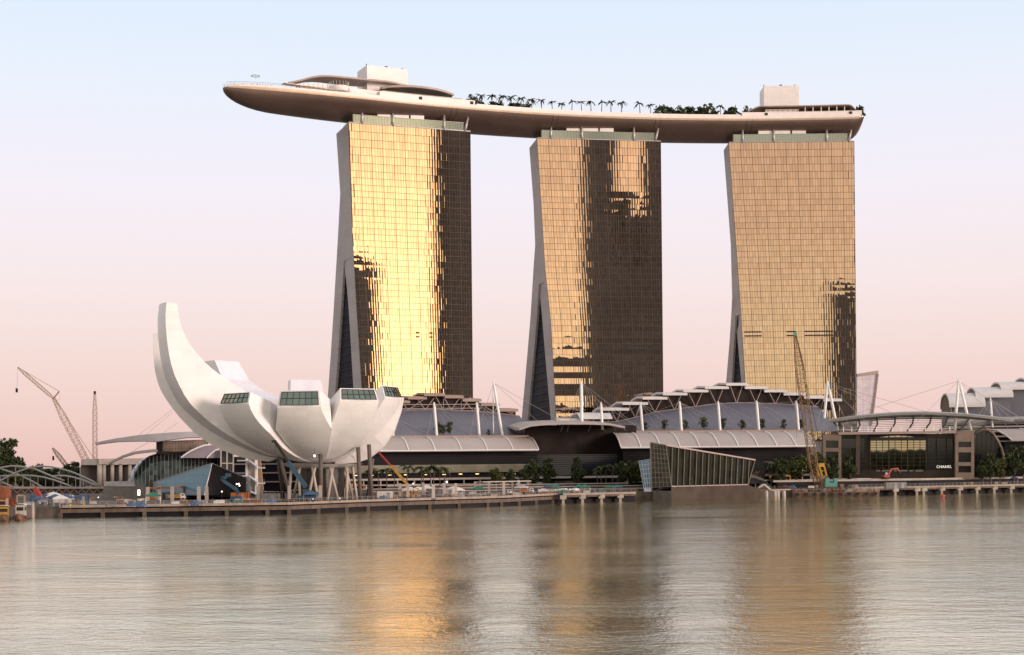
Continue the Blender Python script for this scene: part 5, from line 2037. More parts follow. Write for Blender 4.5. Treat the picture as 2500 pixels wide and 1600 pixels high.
# boardwalk edge along the water
def edge_run(pts, label, pile_step, fender):
    t = thing('boardwalk', label, 'boardwalk', V((pts[0][0], pts[0][1], DECK)), 'boardwalks along the water')
    P = [V((x, y, 0)) for x, y in pts]
    f_ = 3.5 if fender else 0.0
    mb = MB()
    mb.loft([[p + V((0, -.35, -1)), p + V((0, .5, -1)), p + V((0, .5, 2.9)), p + V((0, -.35, 2.9))] for p in P])
    mb.build('undercroft_shade', M_LOUV, t)  # near-black backdrop panel: the shade beneath the deck put in as colour
    for nm, dy0, dy1, z0, z1, m in (('deck_edge', -2.2 - f_, 2, 3.0, 3.75, mat('worn_deck_edge', (.30, .245, .205), .85, 0, .2, .4)), ('lower_beam', -1.5 - f_, 2 if not fender else -4.0, 1.35 if not fender else 2.2, 2.55 if not fender else 2.95, mat('brown_beam', (.13, .095, .075), .85, 0, .3, .5, streak=True))):
        mb = MB()
        mb.loft([[p + V((0, dy0, z0)), p + V((0, dy1, z0)), p + V((0, dy1, z1)), p + V((0, dy0, z1))] for p in P])
        mb.build(nm, m, t)
    for i in range(len(P) - 1):
        L = (P[i + 1] - P[i]).length
        k = 0
        while k * pile_step < L:
            q = P[i] + (P[i + 1] - P[i]) * (k * pile_step / L)
            mb = MB()
            if fender:
                mb.cbox(q + V((0, -3.6, 2.2)), (2.4, 3.4, 1.5))
                mb.cbox(q + V((0, -3.6, .3)), (1.0, 1.0, 2.4))
            else:
                mb.cbox(q + V((0, -1.0, .4)), (1.1, .9, 1.9))
            mb.build('pile', M_CONC if fender else M_DCONC, t)
            k += 1
    mb = MB()
    for i in range(len(P) - 1):
        L = (P[i + 1] - P[i]).length
        n = max(1, int(L / 2.4))
        for k in range(n):
            q = P[i] + (P[i + 1] - P[i]) * (k / n) + V((0, -1.9 - f_, 3.75))
            mb.beam(q, q + V((0, 0, 1.15)), .1)
    mb.tube([p + V((0, -1.9 - f_, 4.85)) for p in P], .05, 4)
    mb.tube([p + V((0, -1.9 - f_, 4.35)) for p in P], .03, 4)
    mb.build('railing', M_STEEL, t)
    return t


edge_run([(-144, 462.2)] + QUAY[2:6], 'long pale boardwalk edge with thin railing in front of the lotus museum', 13, False)
edge_run([(20, 573), (50, 590)], 'short dark boardwalk stretch just left of the water crystal pavilion', 9, True)
edge_run([(150, 644), (185, 654.5), (243, 686), (330, 728)], 'pale boardwalk on stub piers at the far right shore', 11, True)
# rear dark ledge behind the right boardwalk
mb = MB()
rl2 = thing('retaining_wall', 'low dark retaining wall with pale coping behind the right boardwalk', 'wall', V((200, 676, DECK)))
mb.loft([[V((x, y, DECK)), V((x, y + 1.5, DECK)), V((x, y + 1.5, 6.0)), V((x, y, 6.0))] for x, y in ((120, 655), (190, 673), (250, 702), (330, 742))])
mb.build('wall', M_LOUV, rl2)
mb = MB()
mb.loft([[V((x, y - .6, 6.0)), V((x, y + 2, 6.0)), V((x, y + 2, 6.9)), V((x, y - .6, 6.9))] for x, y in ((118, 654.5), (190, 673), (250, 702), (330, 742))])
mb.build('coping', M_CONC, rl2)
tw = thing('terrace_steps', 'long pale raised planter walls in front of the mall wings', 'terrace wall', V((10, 610, DECK)))
for k, (z0, z1, dy, x0, x1) in enumerate(((DECK, 4.6, 0, -58, 60), (DECK, 5.6, 9, -66, 58), (DECK, 6.6, 17, -52, 50))):
    mb = MB()
    mb.loft([[V((x, 590 + dy + (x + 20) * .22, z0)), V((x, 593 + dy + (x + 20) * .22, z0)), V((x, 593 + dy + (x + 20) * .22, z1)), V((x, 590 + dy + (x + 20) * .22, z1))] for x in (x0, x1)])
    mb.build('planter_wall', M_DCONC, tw)
    mb = MB()
    mb.loft([[V((x, 589.7 + dy + (x + 20) * .22, z1)), V((x, 593.2 + dy + (x + 20) * .22, z1)), V((x, 593.2 + dy + (x + 20) * .22, z1 + .3)), V((x, 589.7 + dy + (x + 20) * .22, z1 + .3))] for x in (x0, x1)])
    mb.build('coping', M_SLAB, tw)

# quay posts
POST = [(c4(60, 1500)), c4(140, 1496), c4(230, 1500), c4(300, 1484), c4(415, 1500), c4(470, 1496), c4(828, 1488), c4(850, 1484), c4(1045, 1490), c4(1260, 1490), c4(1475, 1480), c4(1815, 1470), c4(1870, 1474),
        c2(303, 1268), c2(385, 1280), c2(535, 1255), c2(635, 1286), c2(740, 1262), c2(855, 1268), c2(1045, 1240), c2(1180, 1235), c2(1325, 1250), c2(1410, 1235), c2(1470, 1215)]
PH = [1425, 1425, 1425, 1420, 1415, 1415, 1407, 1407, 1400, 1392, 1388, 1392, 1380]
posts = []
mb = MB()
base = None
seenx = []
for i, (u, v) in enumerate(POST):
    if i >= 13 and i in (13, 14):
        continue
    p = gnd(u, v)
    h = 5.3 if i < 13 else 5.0
    if base is None:
        base = thing('quay_post', 'x', 'post', p, 'pale concrete posts along the quay')
        mb = MB()
        mb.loft([[p + V((a * w, b * w, z)) for a, b in ((-1, -1), (1, -1), (1, 1), (-1, 1))] for w, z in ((.55, 0), (.5, h - .2), (.42, h))])
        mb.build('shaft', M_SLAB, base)
        mb = MB()
        mb.cbox(p + V((0, 0, .25)), (1.5, 1.5, .5))
        mb.build('foot', M_DCONC, base)
        posts.append(base)
    else:
        posts.append(dup(base, p, 'x'))
ordinal_labels(posts, 'square pale concrete post standing on the quay, %s post from the left')
# orange beams tying the first posts together, pale scaffold planks further right
t = thing('post_beam', 'rusty orange beam tying together the leftmost quay posts', 'beam', posts[1].location)
mb = MB()
for a, b in ((0, 1), (1, 2), (2, 3)):
    mb.beam(V(posts[a].location) + V((0, 0, 4.9)), V(posts[b].location) + V((0, 0, 4.9)), .45, .5)
mb.build('beam', mat('rust_orange', (.32, .12, .06), .8, 0, .3, .6), t)
for i, (a, b, lab) in enumerate((((c6(2040, 845)), c6(2400, 850), 'thin pale scaffold rail below the white stair tower'),
                                 (c4(1060, 1418), c4(1500, 1408), 'long pale scaffold rail on the quay under the lotus bowl'),
                                 (c2(1090, 1112), c2(1560, 1102), 'pale flat awning roof over posts right of the lotus museum'))):
    p, q = at(*a, 520), at(*b, 528)
    if i == 2:
        p, q = at(*a, 560), at(*b, 572)
    t = thing('scaffold_rail' if i < 2 else 'flat_awning', lab, 'rail' if i < 2 else 'awning', V((p.x, p.y, DECK)))
    mb = MB()
    mb.beam(p, q, .3 if i < 2 else 5.0, .3 if i < 2 else .35)
    mb.build('rail' if i < 2 else 'roof', M_SLAB, t)
    n = 6
    for k in range(n + 1):
        mb = MB()
        r_ = p + (q - p) * (k / n)
        mb.tube([V((r_.x, r_.y, DECK)), r_], .12, 5)
        mb.build('support', M_STEEL, t)

# white stair tower beside the museum
st = thing('stair_tower', 'narrow white stair tower with zigzag landings in front of the lotus bowl', 'stair tower', gnd(613, 1213))
yS = V(st.location).y
def sz(x, y, dy=0): return at(560 + x / 5.349, 1040 + y / 5.349, yS + dy)
mb = MB()
mb.prism([sz(212, 930), sz(238, 930), sz(236, 308), sz(208, 308)], V((0, 4, 0)))
mb.prism([sz(336, 930, 0), sz(356, 930, 0), sz(345, 360, 0), sz(328, 360, 0)], V((0, 4, 0)))
mb.build('side_wall', M_WHITE, st)
mb = MB()
mb.prism([sz(239, 930, 1), sz(335, 930, 1), sz(327, 345, 1), sz(237, 320, 1)], V((0, 3, 0)))
mb.build('back_wall', M_SLAB, st)
for y in (455, 655, 850):
    mb = MB()
    for (xa, ya), (xb, yb) in (((108, y), (265, y)), ((265, y), (385, y + 95 if y < 800 else y + 55)), ((385, y + 95), (460, y + 95))):
        if y > 800 and xa > 300:
            continue
        mb.beam(sz(xa, ya, -1.2), sz(xb, yb, -1.2), 2.4, .42)
    mb.build('landing', M_WHITE, st)
    mb = MB()
    for (xa, ya), (xb, yb) in (((108, y - 45), (210, y - 45)), ((360, y + 48), (460, y + 48))):
        if y > 800 and xa > 300:
            continue
        mb.beam(sz(xa, ya, -2.2), sz(xb, yb, -2.2), .08)
        for k in range(6):
            x = xa + (xb - xa) * k / 5
            mb.beam(sz(x, ya, -2.2), sz(x, ya + 42, -2.2), .08)
    mb.build('handrail', M_STEEL, st)
mb = MB()
mb.prism([sz(345, 840, 5), sz(440, 840, 5), sz(400, 420, 5), sz(345, 410, 5)], V((0, 2, 0)))
mb.build('timber_screen', mat('tan_screen', (.34, .22, .13), .8), st)


# lattice cranes
def lattice(mb, p, q, w0, w1, w2, bays, r=.14, dr=.07):
    t = (q - p).normalized()
    sx = t.cross(V((0, 1, 0))).normalized()
    sy = t.cross(sx).normalized()
    def wid(k): return w0 + (w1 - w0) * k / .15 if k < .15 else w1 if k < .8 else w1 + (w2 - w1) * (k - .8) / .2
    rows = []
    for i in range(bays + 1):
        k = i / bays
        c = p + (q - p) * k
        w = wid(k) / 2
        rows.append([c + sx * (a * w) + sy * (b * w) for a, b in ((-1, -1), (1, -1), (1, 1), (-1, 1))])
    for j in range(4):
        for i in range(bays):
            mb.tube([rows[i][j], rows[i + 1][j]], r, 4, cap=False)
            mb.tube([rows[i][j], rows[i + 1][(j + 1) % 4]] if i % 2 else [rows[i][(j + 1) % 4], rows[i + 1][j]], dr, 3, cap=False)
        for i in range(0, bays + 1):
            mb.tube([rows[i][j], rows[i][(j + 1) % 4]], dr, 3, cap=False)


M_CRANE = mat('ochre_crane_paint', (.24, .15, .08), .6, .1, .25, .4)
M_CRANEP = mat('pale_crane_paint', (.42, .29, .22), .6, .1, .2, .4)
M_CRANEY = mat('yellow_machine_paint', (.42, .24, .05), .55, .1, .25, .5)
def crane_base(parent, p, m, s=1.0):
    mb = MB()
    mb.cbox(p + V((0, 0, 2.4 * s)), (4 * s, 3 * s, 2.4 * s))
    mb.cbox(p + V((1.4 * s, -.4, 4 * s)), (1.6 * s, 1.8 * s, 1.6 * s))
    mb.build('cab', m, parent)
    for sx in (-1, 1):
        mb = MB()
        mb.cbox(p + V((sx * 1.7 * s, 0, .6 * s)), (1 * s, 5 * s, 1.2 * s))
        mb.build('track', M_DARK, parent)


Yc = 760
k0, k1, k2 = at(*c1(735, 960), Yc), at(*c1(458, 430), Yc), at(*c1(152, 165), Yc)
cb = k0 + (k0 - k1) * ((k0.z - DECK - 3) / (k1.z - k0.z))
cr = thing('lattice_crane', 'tall bent lattice crane with a long raised jib at the far left', 'crane', V((cb.x, cb.y, DECK)), 'construction cranes')
crane_base(cr, V((cb.x, cb.y, DECK)), M_CRANE)
mb = MB()
lattice(mb, cb, k1, 1.2, 2.9, 1.2, 30, .14, .07)
mb.build('boom', M_CRANEP, cr)
mb = MB()
lattice(mb, k1, k2, .8, 1.5, .5, 24, .11, .055)
mb.build('jib', M_CRANEP, cr)
ks = at(*c1(506, 370), Yc)
mb = MB()
mb.beam(k1, ks, .5)
mb.tube([k2, ks], .1, 4)
mb.tube([ks, at(*c1(510, 440), Yc), k1 * .97 + cb * .03], .06, 4)
mb.tube([k1, at(*c1(560, 580), Yc), at(*c1(790, 925), Yc), V((cb.x + 12, cb.y, DECK + 3))], .12, 4)
mb.build('stay', M_CRANE, cr)
kh = at(*c1(143, 362), Yc)
mb = MB()
mb.tube([k2, kh], .05, 4)
mb.cbox(kh, (1.0, .8, 2.2))
mb.build('hook_block', M_DARK, cr)
k0, k1 = at(*c1(812, 1080), 790), at(*c1(810, 392), 790)
cr = thing('lattice_crane', 'upright straight lattice mast crane rising behind the low concrete building', 'crane', V((k0.x, k0.y, DECK)), 'construction cranes')
crane_base(cr, V((k0.x, k0.y, DECK)), M_CRANE)
mb = MB()
lattice(mb, V((k0.x, k0.y, DECK + 3)), k1, 1.2, 2.0, .8, 34, .12, .06)
mb.build('boom', M_CRANEP, cr)
mb = MB()
mb.cbox(k1 + V((0, 0, .6)), (1.1, .8, 1.8))
mb.build('head', M_DARK, cr)
k0, k1 = at(*c1(575, 1030), 900), at(*c1(450, 855), 900)
kb = V((k0.x + (k0.x - k1.x) * (k0.z - DECK) / (k1.z - k0.z), 900, DECK + 2))
cr = thing('lattice_crane', 'small distant lattice crane above the trees at the far left', 'crane', V((kb.x, kb.y, DECK)), 'construction cranes')
crane_base(cr, V((kb.x, kb.y, DECK)), M_CRANE)
mb = MB()
lattice(mb, kb, k1, 1.2, 2.2, .8, 20, .18, .1)
mb.build('boom', M_CRANEP, cr)
mb = MB()
kk = at(*c1(455, 942), 900)
mb.tube([k1, kk], .05, 3)
mb.cbox(kk, (1.0, .8, 2.6))
mb.build('hook_block', M_DARK, cr)
# right: crane on a barge
Yb = 636
k0, k1 = at(1992, 1180, Yb), at(1941, 818, Yb)
cr = thing('lattice_crane', 'tall ochre lattice crane in front of the southern hotel tower', 'crane', V((k0.x, k0.y, 1.5)), 'construction cranes')
mb = MB()
lattice(mb, k0, k1, 1.4, 3.2, .9, 34, .18, .09)
mb.build('boom', M_CRANE, cr)
mb = MB()
mb.cbox(k1 + V((0, 0, .4)), (1.4, 1.0, 1.6))
mb.build('head', mat('teal_paint', (.08, .26, .22), .5), cr)
mb = MB()
mb.tube([k1, at(1962, 980, Yb), k0 + V((-2.5, 0, 8))], .09, 4)
mb.tube([k1 + V((.6, 0, 0)), k0 + V((3.5, 0, 9))], .09, 4)
mb.tube([at(1945, 925, Yb), at(1945, 1068, Yb)], .06, 4)
mb.build('stay', M_DARK, cr)
def c10(x, y): return (1850 + x / 6.877, 1060 + y / 6.877)
def bp(x, y, dy=0): return at(*c10(x, y), Yb + dy)
mb = MB()
mb.beam(bp(1015, 520), bp(1115, 520), 1.6, 1.6)
mb.beam(bp(1025, 530), bp(1085, 720), .7)
mb.beam(bp(1110, 530), bp(1155, 700), .7)
mb.beam(bp(985, 560), bp(1075, 850), .8)
mb.beam(bp(1040, 620), bp(1140, 620), .3)
mb.build('gantry', M_CRANEY, cr)
mb = MB()
mb.prism([bp(1055, 700, -1), bp(1125, 700, -1), bp(1130, 890, -1), bp(1060, 895, -1)], V((0, 4, 0)))
mb.build('cab', M_CRANE, cr)
tk = thing('teal_tank', 'bright teal U-shaped tank on the barge beside the ochre crane', 'tank', bp(1230, 890, -3))
mb = MB()
mb.prism([bp(1130, 885, -3), bp(1338, 885, -3), bp(1338, 742, -3), bp(1285, 742, -3), bp(1280, 820, -3), bp(1210, 820, -3), bp(1205, 742, -3), bp(1142, 742, -3)], V((0, 3, 0)))
mb.build('tank', bpy.data.materials['teal_paint'], tk)
bg = thing('barge', 'long low rusty work barge moored right of the water crystal pavilion', 'barge', V((bp(1100, 1000).x, Yb, 0)))
mb = MB()
b0, b1 = bp(560, 1000), bp(2000, 985)
mb.loft([[V((x, Yb - 4, -.5)), V((x, Yb + 8, -.5)), V((x, Yb + 8, 1.9)), V((x, Yb - 4.6, 1.9))] for x in (b0.x, b1.x)])
mb.build('hull', mat('rusty_barge', (.17, .11, .085), .8, 0, .4, .4, streak=True), bg)
for k in range(10):
    mb = MB()
    c = V((b0.x + (b1.x - b0.x) * (k + .5) / 10, Yb - 4.9, .9))
    mb.loft([[c + V((.75 * math.cos(a), y, .75 * math.sin(a))) for a in [2 * math.pi * j / 10 for j in range(10)]] for y in (-.35, .35)])
    mb.build('fender_tyre', M_DARK, bg)
mb = MB()
for k in range(26):
    x = b0.x + (b1.x - b0.x) * k / 25
    mb.beam(V((x, Yb - 4.2, 1.9)), V((x, Yb - 4.2, 3.1)), .1)
mb.beam(V((b0.x, Yb - 4.2, 3.1)), V((b1.x, Yb - 4.2, 3.1)), .1)
mb.build('railing', M_STEEL, bg)


# excavators, boom lifts
def excavator(p, body, label, rz, arm, s=1.0, m=None):
    t = thing('excavator', label, 'excavator', p, 'construction machines')
    fr = Matrix.Translation(p) @ Matrix.Rotation(rz, 4, 'Z') @ Matrix.Scale(s, 4)
    for sy in (-1, 1):
        mb = MB(fr)
        mb.loft([[(x, sy * 1.2 + d, z) for x, z in ((-1.9, .15), (1.9, .15), (2.2, .5), (1.9, .9), (-1.9, .9), (-2.2, .5))] for d in (-.3, .3)])
        mb.build('track', M_DARK, t)
    mb = MB(fr)
    mb.loft([[(x * k, y * k, z) for x, y in ((-2.0, -1.3), (1.2, -1.3), (1.2, 1.3), (-2.0, 1.3))] for k, z in ((1, 1.0), (1, 1.8), (.92, 2.1))])
    mb.build('body', body, t)
    mb = MB(fr)
    mb.loft([[(x, y, z) for x, y in ((.1, .3), (1.4 - (z - 2) * .2, .3), (1.4 - (z - 2) * .2, 1.3), (.1, 1.3))] for z in (2.0, 3.3)])
    mb.build('cab', M_WHITE, t)
    mb = MB(fr)
    for a, b in zip(arm[:-1], arm[1:]):
        mb.beam((a[0], -.3, a[1]), (b[0], -.3, b[1]), .5, .7)
    mb.build('arm', m or body, t)
    mb = MB(fr)
    x, z = arm[-1]
    mb.prism([(x - .3, -.9, z), (x + .7, -.9, z - .2), (x + .9, -.9, z - 1.1), (x - .1, -.9, z - 1.2)], (0, 1.2, 0))
    mb.build('bucket', M_DARK, t)
    return t


M_ORG = mat('orange_machine_paint', (.52, .16, .04), .55, 0, .2, .5)
M_BLU = mat('blue_machine_paint', (.03, .075, .12), .5, .1, .2, .5)
M_RED = mat('red_machine_paint', (.36, .06, .05), .55, 0, .2, .5)
M_TEAL = mat('green_tarp', (.04, .16, .12), .7, 0, .25, .6)
excavator(gnd(c10(320, 905)[0], 1199, 2.0), M_CRANEY, 'yellow excavator with a white cab and long folded arm beside the water crystal pavilion', .15, [(1.0, 1.8), (6.0, 4.4), (6.3, 6.8), (-3.0, 7.2), (-3.4, 6)], 1.0)
excavator(at(1900 + 1060 / 4.012, 1170, 668), M_RED, 'small red excavator in front of the dark entrance hall', .3, [(1.0, 1.8), (2.4, 5.0), (6.5, 5.4), (7.0, 4)], .9)
excavator(gnd(c4(1600, 0)[0], 1207), M_ORG, 'orange excavator with a long level arm under the lotus bowl', 3.14, [(1.0, 1.8), (3.0, 4.2), (14, 4.6), (14.5, 3.8)], 1.0)
excavator(gnd(c4(90, 0)[0], 1212), M_ORG, 'orange machine parked behind the leftmost quay posts', .2, [(1.0, 1.8), (3.0, 3.4), (5.6, 3.0), (6, 2)], 1.0)


def boom_crane(label, tip, knee, foot, Y, m1, m2, w=1.0):
    p0, p1, p2 = at(*foot, Y), at(*knee, Y), at(*tip, Y)
    t = thing('telescopic_crane', label, 'crane', V((p0.x, p0.y, DECK)), 'construction machines')
    mb = MB()
    mb.beam(p0, p1, w, w * 1.1)
    mb.build('lower_boom', m1, t)
    mb = MB()
    mb.beam(p1 - (p1 - p0) * .1, p2, w * .62, w * .7)
    mb.build('upper_boom', m2, t)
    mb = MB()
    mb.cbox(p2 + V((-.4, 0, .3)), (1.6, .8, .8))
    mb.tube([p2, p2 - V((0, 0, 3))], .06, 4)
    mb.build('boom_head', M_DARK, t)
    b = V((p0.x, p0.y, DECK))
    mb = MB()
    mb.cbox(b + V((.5, 0, 1.5)), (6.5, 2.6, 1.2))
    mb.cbox(b + V((3.2, 0, 2.6)), (1.6, 2.4, 1.6))
    mb.cbox(b + V((.2, 0, 2.7)), (2.2, 2.2, max(1.2, p0.z - DECK - 2.1)))
    mb.build('chassis', m1, t)
    for dx in (-2, 0, 2.6):
        mb = MB()
        mb.loft([[b + V((dx + .6 * math.cos(a), y, .6 + .6 * math.sin(a))) for a in [2 * math.pi * j / 10 for j in range(10)]] for y in (-1.4, 1.4)])
        mb.build('wheel', M_DARK, t)


def c11(x, y): return (560 + x / 5.349, 1040 + y / 5.349)
boom_crane('blue telescopic crane reaching up in front of the lotus bowl', c11(600, 215), c11(765, 470), c11(1000, 800), 478 + 12, M_BLU, M_DARK, 1.3)
boom_crane('red and yellow telescopic crane leaning left at the right side of the museum', c11(1945, 340), c11(2110, 520), c11(2330, 772), 540, M_CRANEY, M_RED, .9)


def cherry(p, label, rz, pts, m):
    t = thing('boom_lift', label, 'boom lift', p, 'construction machines')
    mb = MB()
    for a, b in zip(pts[:-1], pts[1:]):
        mb.beam(a, b, .8, 1.0)
    mb.build('arm', m, t)
    mb = MB()
    mb.cbox(p + V((0, 0, 1.4)), (3.4, 2.2, 1.6))
    mb.build('chassis', m, t)
    for dx in (-1.2, 1.2):
        mb = MB()
        mb.loft([[p + V((dx + .6 * math.cos(a), y, .6 + .6 * math.sin(a))) for a in [2 * math.pi * j / 10 for j in range(10)]] for y in (-1.2, 1.2)])
        mb.build('wheel', M_DARK, t)
    mb = MB()
    q = pts[-1]
    mb.cbox(q + V((.4, 0, .6)), (1.8, 1.2, 1.2))
    mb.build('basket', m, t)


pY = 488
cherry(V((at(*c6(1660, 900), pY).x, pY, DECK)), 'blue knuckle boom lift beside the white stair tower', 0, [at(*c6(x, y), pY) for x, y in ((1690, 890), (1680, 830), (1600, 770), (1480, 690), (1450, 650), (1530, 630))], M_BLU)
lt = thing('floodlight_mast', 'cluster of bright white floodlights beside the white stair tower', 'floodlight', V((at(*c6(1680, 900), 492).x, 492, DECK)))
mb = MB()
lp_ = [at(*c6(x, y), 492) for x, y in ((1630, 775), (1675, 735), (1705, 732), (1715, 758))]
mb.tube([V((lp_[1].x, 492, DECK)), lp_[1]], .12, 5)
for q in lp_:
    mb.tube([lp_[1] - V((0, 0, 1)), q], .07, 4)
mb.build('pole', M_DARK, lt)
for q in lp_:
    mb = MB()
    mb.ico(q + V((0, -.3, 0)), .28)
    mb.build('lamp', M_BRIGHT, lt)
for i, (u, v, lab) in enumerate(((c6(238, 860)[0], c6(0, 860)[1], 'very bright square work light left of the blue crystal pavilion'), (c11(1115, 392)[0], c11(0, 392)[1], 'single bright work light hanging under the lotus bowl'), (c6(1455, 845)[0], c6(0, 845)[1], 'small bright work light in front of the dark crystal face'),
                                 (c2(765, 1112)[0], c2(0, 1112)[1], 'bright double work light right of the lotus museum'), (c2(437, 1128)[0], c2(0, 1128)[1], 'small bright work light near the red and yellow crane'), (1685 / 7, 1060 + 1083 / 7, 'tiny bright work light below the footbridge end'))):
    Y = (505, 500, 488, 545, 530, 520)[i]
    q = at(u, v, Y)
    t = thing('work_light', lab, 'work light', V((q.x, q.y, DECK if i != 1 else q.z)), 'work lights on the building site')
    mb = MB()
    if i != 1:
        mb.tube([V((q.x, q.y, DECK)), q], .09, 5)
    else:
        mb.tube([q + V((0, 0, 2.5)), q], .06, 4)
    mb.build('stand', M_DARK, t)
    mb = MB()
    s = (1.0, .7, .4, .7, .4, .3)[i]
    mb.cbox(q + V((0, -.3, 0)), (s * .8, .3, s if i else 1.9))
    mb.build('lamp', M_BRIGHT, t)

# ------------------------------------------------------------------ trees along the promenade
TG = 'broadleaf trees along the promenade'
tb = [make_tree(80 + k, (10, 9, 11)[k], (5.0, 5.4, 5.6)[k], (2.4, 2.0, 2.2)[k], 'broadleaf_tree', 'x', 'tree', TG, leaf=(M_LEAF, M_LEAF2, M_LEAF)[k], leafn=1500, lsize=.5) for k in range(3)]
TREES = [(c2(1255, 1080), c2(0, 955)[1], 1), (c2(1395, 1080), c2(0, 985)[1], 0), (c2(1520, 1085), c2(0, 975)[1], 0), (c2(1605, 1100), c2(0, 890)[1], 0), (c2(1760, 1110), c2(0, 865)[1], 2), (c2(2050, 1105), c2(0, 862)[1], 2),
         (c3(505, 1010), c3(0, 905)[1], 0), (c3(555, 1020), c3(0, 890)[1], 1), (c3(430, 1000), c3(0, 910)[1], 0), (c3(1830, 1010), c3(0, 890)[1], 0), (c3(1900, 1010), c3(0, 885)[1], 0), (c3(2020, 1030), c3(0, 830)[1], 1),
         (c5(400, 1100), c5(0, 950)[1], 1), (c5(520, 1190), c5(0, 1010)[1], 2), (c5(700, 1190), c5(0, 1005)[1], 2), (c5(2080, 1190), c5(0, 985)[1], 2), (c5(2170, 1180), c5(0, 1010)[1], 1), (c5(2310, 1160), c5(0, 905)[1], 2), (c5(2400, 1160), c5(0, 920)[1], 0), (c5(2005, 1190), c5(0, 1060)[1], 0)]
made = []
for i, ((u, vb), vt, kind) in enumerate(TREES):
    Y = 618 + (u - 1200) * .055
    q = at(u, vb, Y)
    q = V((q.x, q.y, DECK))
    h = z_seen(q, vt)
    s = h / (10, 9, 11)[kind]
    if tb[kind].get('label') == 'x' and tb[kind] not in made:
        r_ = tb[kind]
        r_.location, r_.scale = q, (s,) * 3
    else:
        r_ = dup(tb[kind], q, 'y', i * 2.1, s)
    r_['tk'] = kind
    made.append(r_)
for i, o in enumerate(sorted(made, key=lambda o: project(V(o.location))[0])):
    o['label'] = '%s promenade tree in front of the mall, %s broadleaf tree from the left' % (('rounded green', 'compact olive green', 'tall dense dark')[o['tk']], ORD[i])
PG = 'palms along the promenade'
pb_ = [make_palm(90 + k, 9.0, 3.6, 11, (-.03, .05)[k], 'palm_tree', 'x', 'palm tree', PG, (0, 0, -900), slim=1.2) for k in range(2)]
PM = [(c2(180, 1130), 975), (c2(370, 1120), 950), (c2(250, 1130), 990), (c2(515, 1140), 960), (c2(540, 1130), 985), (c2(610, 1140), 950), (c2(635, 1140), 968), (c2(740, 1120), 965), (c2(700, 1120), 975), (c2(2280, 1100), 955), (c2(2325, 1120), 945), (c2(2385, 1120), 940), (c2(2240, 1120), 985), (c2(100, 1130), 990), (c2(30, 1130), 980)]
made = []
for i, ((u, vb), yt) in enumerate(PM):
    Y = 598 + (u - 1000) * .06
    q = at(u, vb, Y)
    q = V((q.x, q.y, DECK))
    h = z_seen(q, c2(0, yt)[1] + 4)
    if i < 2:
        r_ = pb_[i]
        r_.location, r_.scale = q, (h / 9,) * 3
    else:
        r_ = dup(pb_[i % 2], q, 'y', i * 1.7, h / 9)
    made.append(r_)
ordinal_labels(made, 'promenade palm tree in front of the mall, %s ground level palm from the left')
# small potted trees on the mall roof terraces
tt = make_tree(99, 4.5, 3.0, 1.2, 'terrace_tree', 'x', 'small tree', 'small trees on the mall roof terrace', leafn=220, lsize=.8)
made = []
for i, (x, y) in enumerate(((655, 560), (825, 545), (1005, 545), (1180, 520), (1360, 530), (1522, 540), (1705, 535), (1908, 540), (2055, 540))):
    p = FM.px(*c3(x, 640), 22)
    q = V((p.x, p.y, 29.3))
    h = z_seen(q, c3(0, y)[1])
    if i == 0:
        r_ = tt
        r_.location, r_.scale = q, (h / 4.5,) * 3
    else:
        r_ = dup(tt, q, 'y', i * 1.9, h / 4.5)
    made.append(r_)
for i, (x, y) in enumerate(((690, 535), (800, 530), (730, 560), (1170, 600))):
    p = FL.px(*c2(x, 640), 17)
    q = V((p.x, p.y, 27.6))
    made.append(dup(tt, q, 'y', i * 1.3, z_seen(q, c2(0, y)[1]) / 4.5))
ordinal_labels(made, 'small thin tree on the grey mall roof terrace, %s of these from the left')
# far left trees behind the bridge
FL_T = [((25, 1190), 1068, 2, 1.0), ((5, 1190), 1078, 0, 1.0), ((95, 1190), 1133, 0, 1.5), ((70, 1190), 1140, 2, 1.2), ((120, 1190), 1145, 0, 1.4), ((140, 1190), 1142, 2, 1.3), ((180, 1190), 1126, 2, 1.4), ((165, 1190), 1134, 0, 1.3), ((196, 1190), 1136, 1, 1.2), ((48, 1190), 1128, 1, 1.2)]
made = []
for i, ((u, vb), vt, kind, wd) in enumerate(FL_T):
    q = at(u, vb, 700 + (i % 3) * 25)
    q = V((q.x, q.y, DECK))
    h = z_seen(q, vt)
    r_ = dup(tb[kind], q, 'y', i * 2.3, h / (10, 9, 11)[kind], 'trees behind the footbridge')
    r_.scale.x *= wd
    r_.scale.y *= wd
    made.append(r_)
ordinal_labels(made, 'dark tree behind the arched footbridge at the far left, %s of these from the left')
mb = MB()
rt = random.Random(77)
for k in range(420):
    x = -700 + k * 2.6
    if x > -135:
        break
    y = 840 + rt.random() * 50
    h = rt.uniform(7, 13)
    for j in range(5):
        mb.ico((x + rt.uniform(-2, 2), y + rt.uniform(-3, 3), DECK + h * rt.uniform(.3, .9)), rt.uniform(1.6, 3.2))
tag(mb.build('far_trees', M_LEAF), 'low belt of dark trees along the far left shore', 'trees', kind='stuff')
mb = MB()
for k in range(260):
    x = 290 + k * 3
    y = 900 + rt.random() * 50
    for j in range(4):
        mb.ico((x + rt.uniform(-2, 2), y, DECK + rt.uniform(3, 11)), rt.uniform(2, 4))
tag(mb.build('far_trees', M_LEAF), 'low belt of dark trees beyond the exhibition hall', 'trees', kind='stuff')

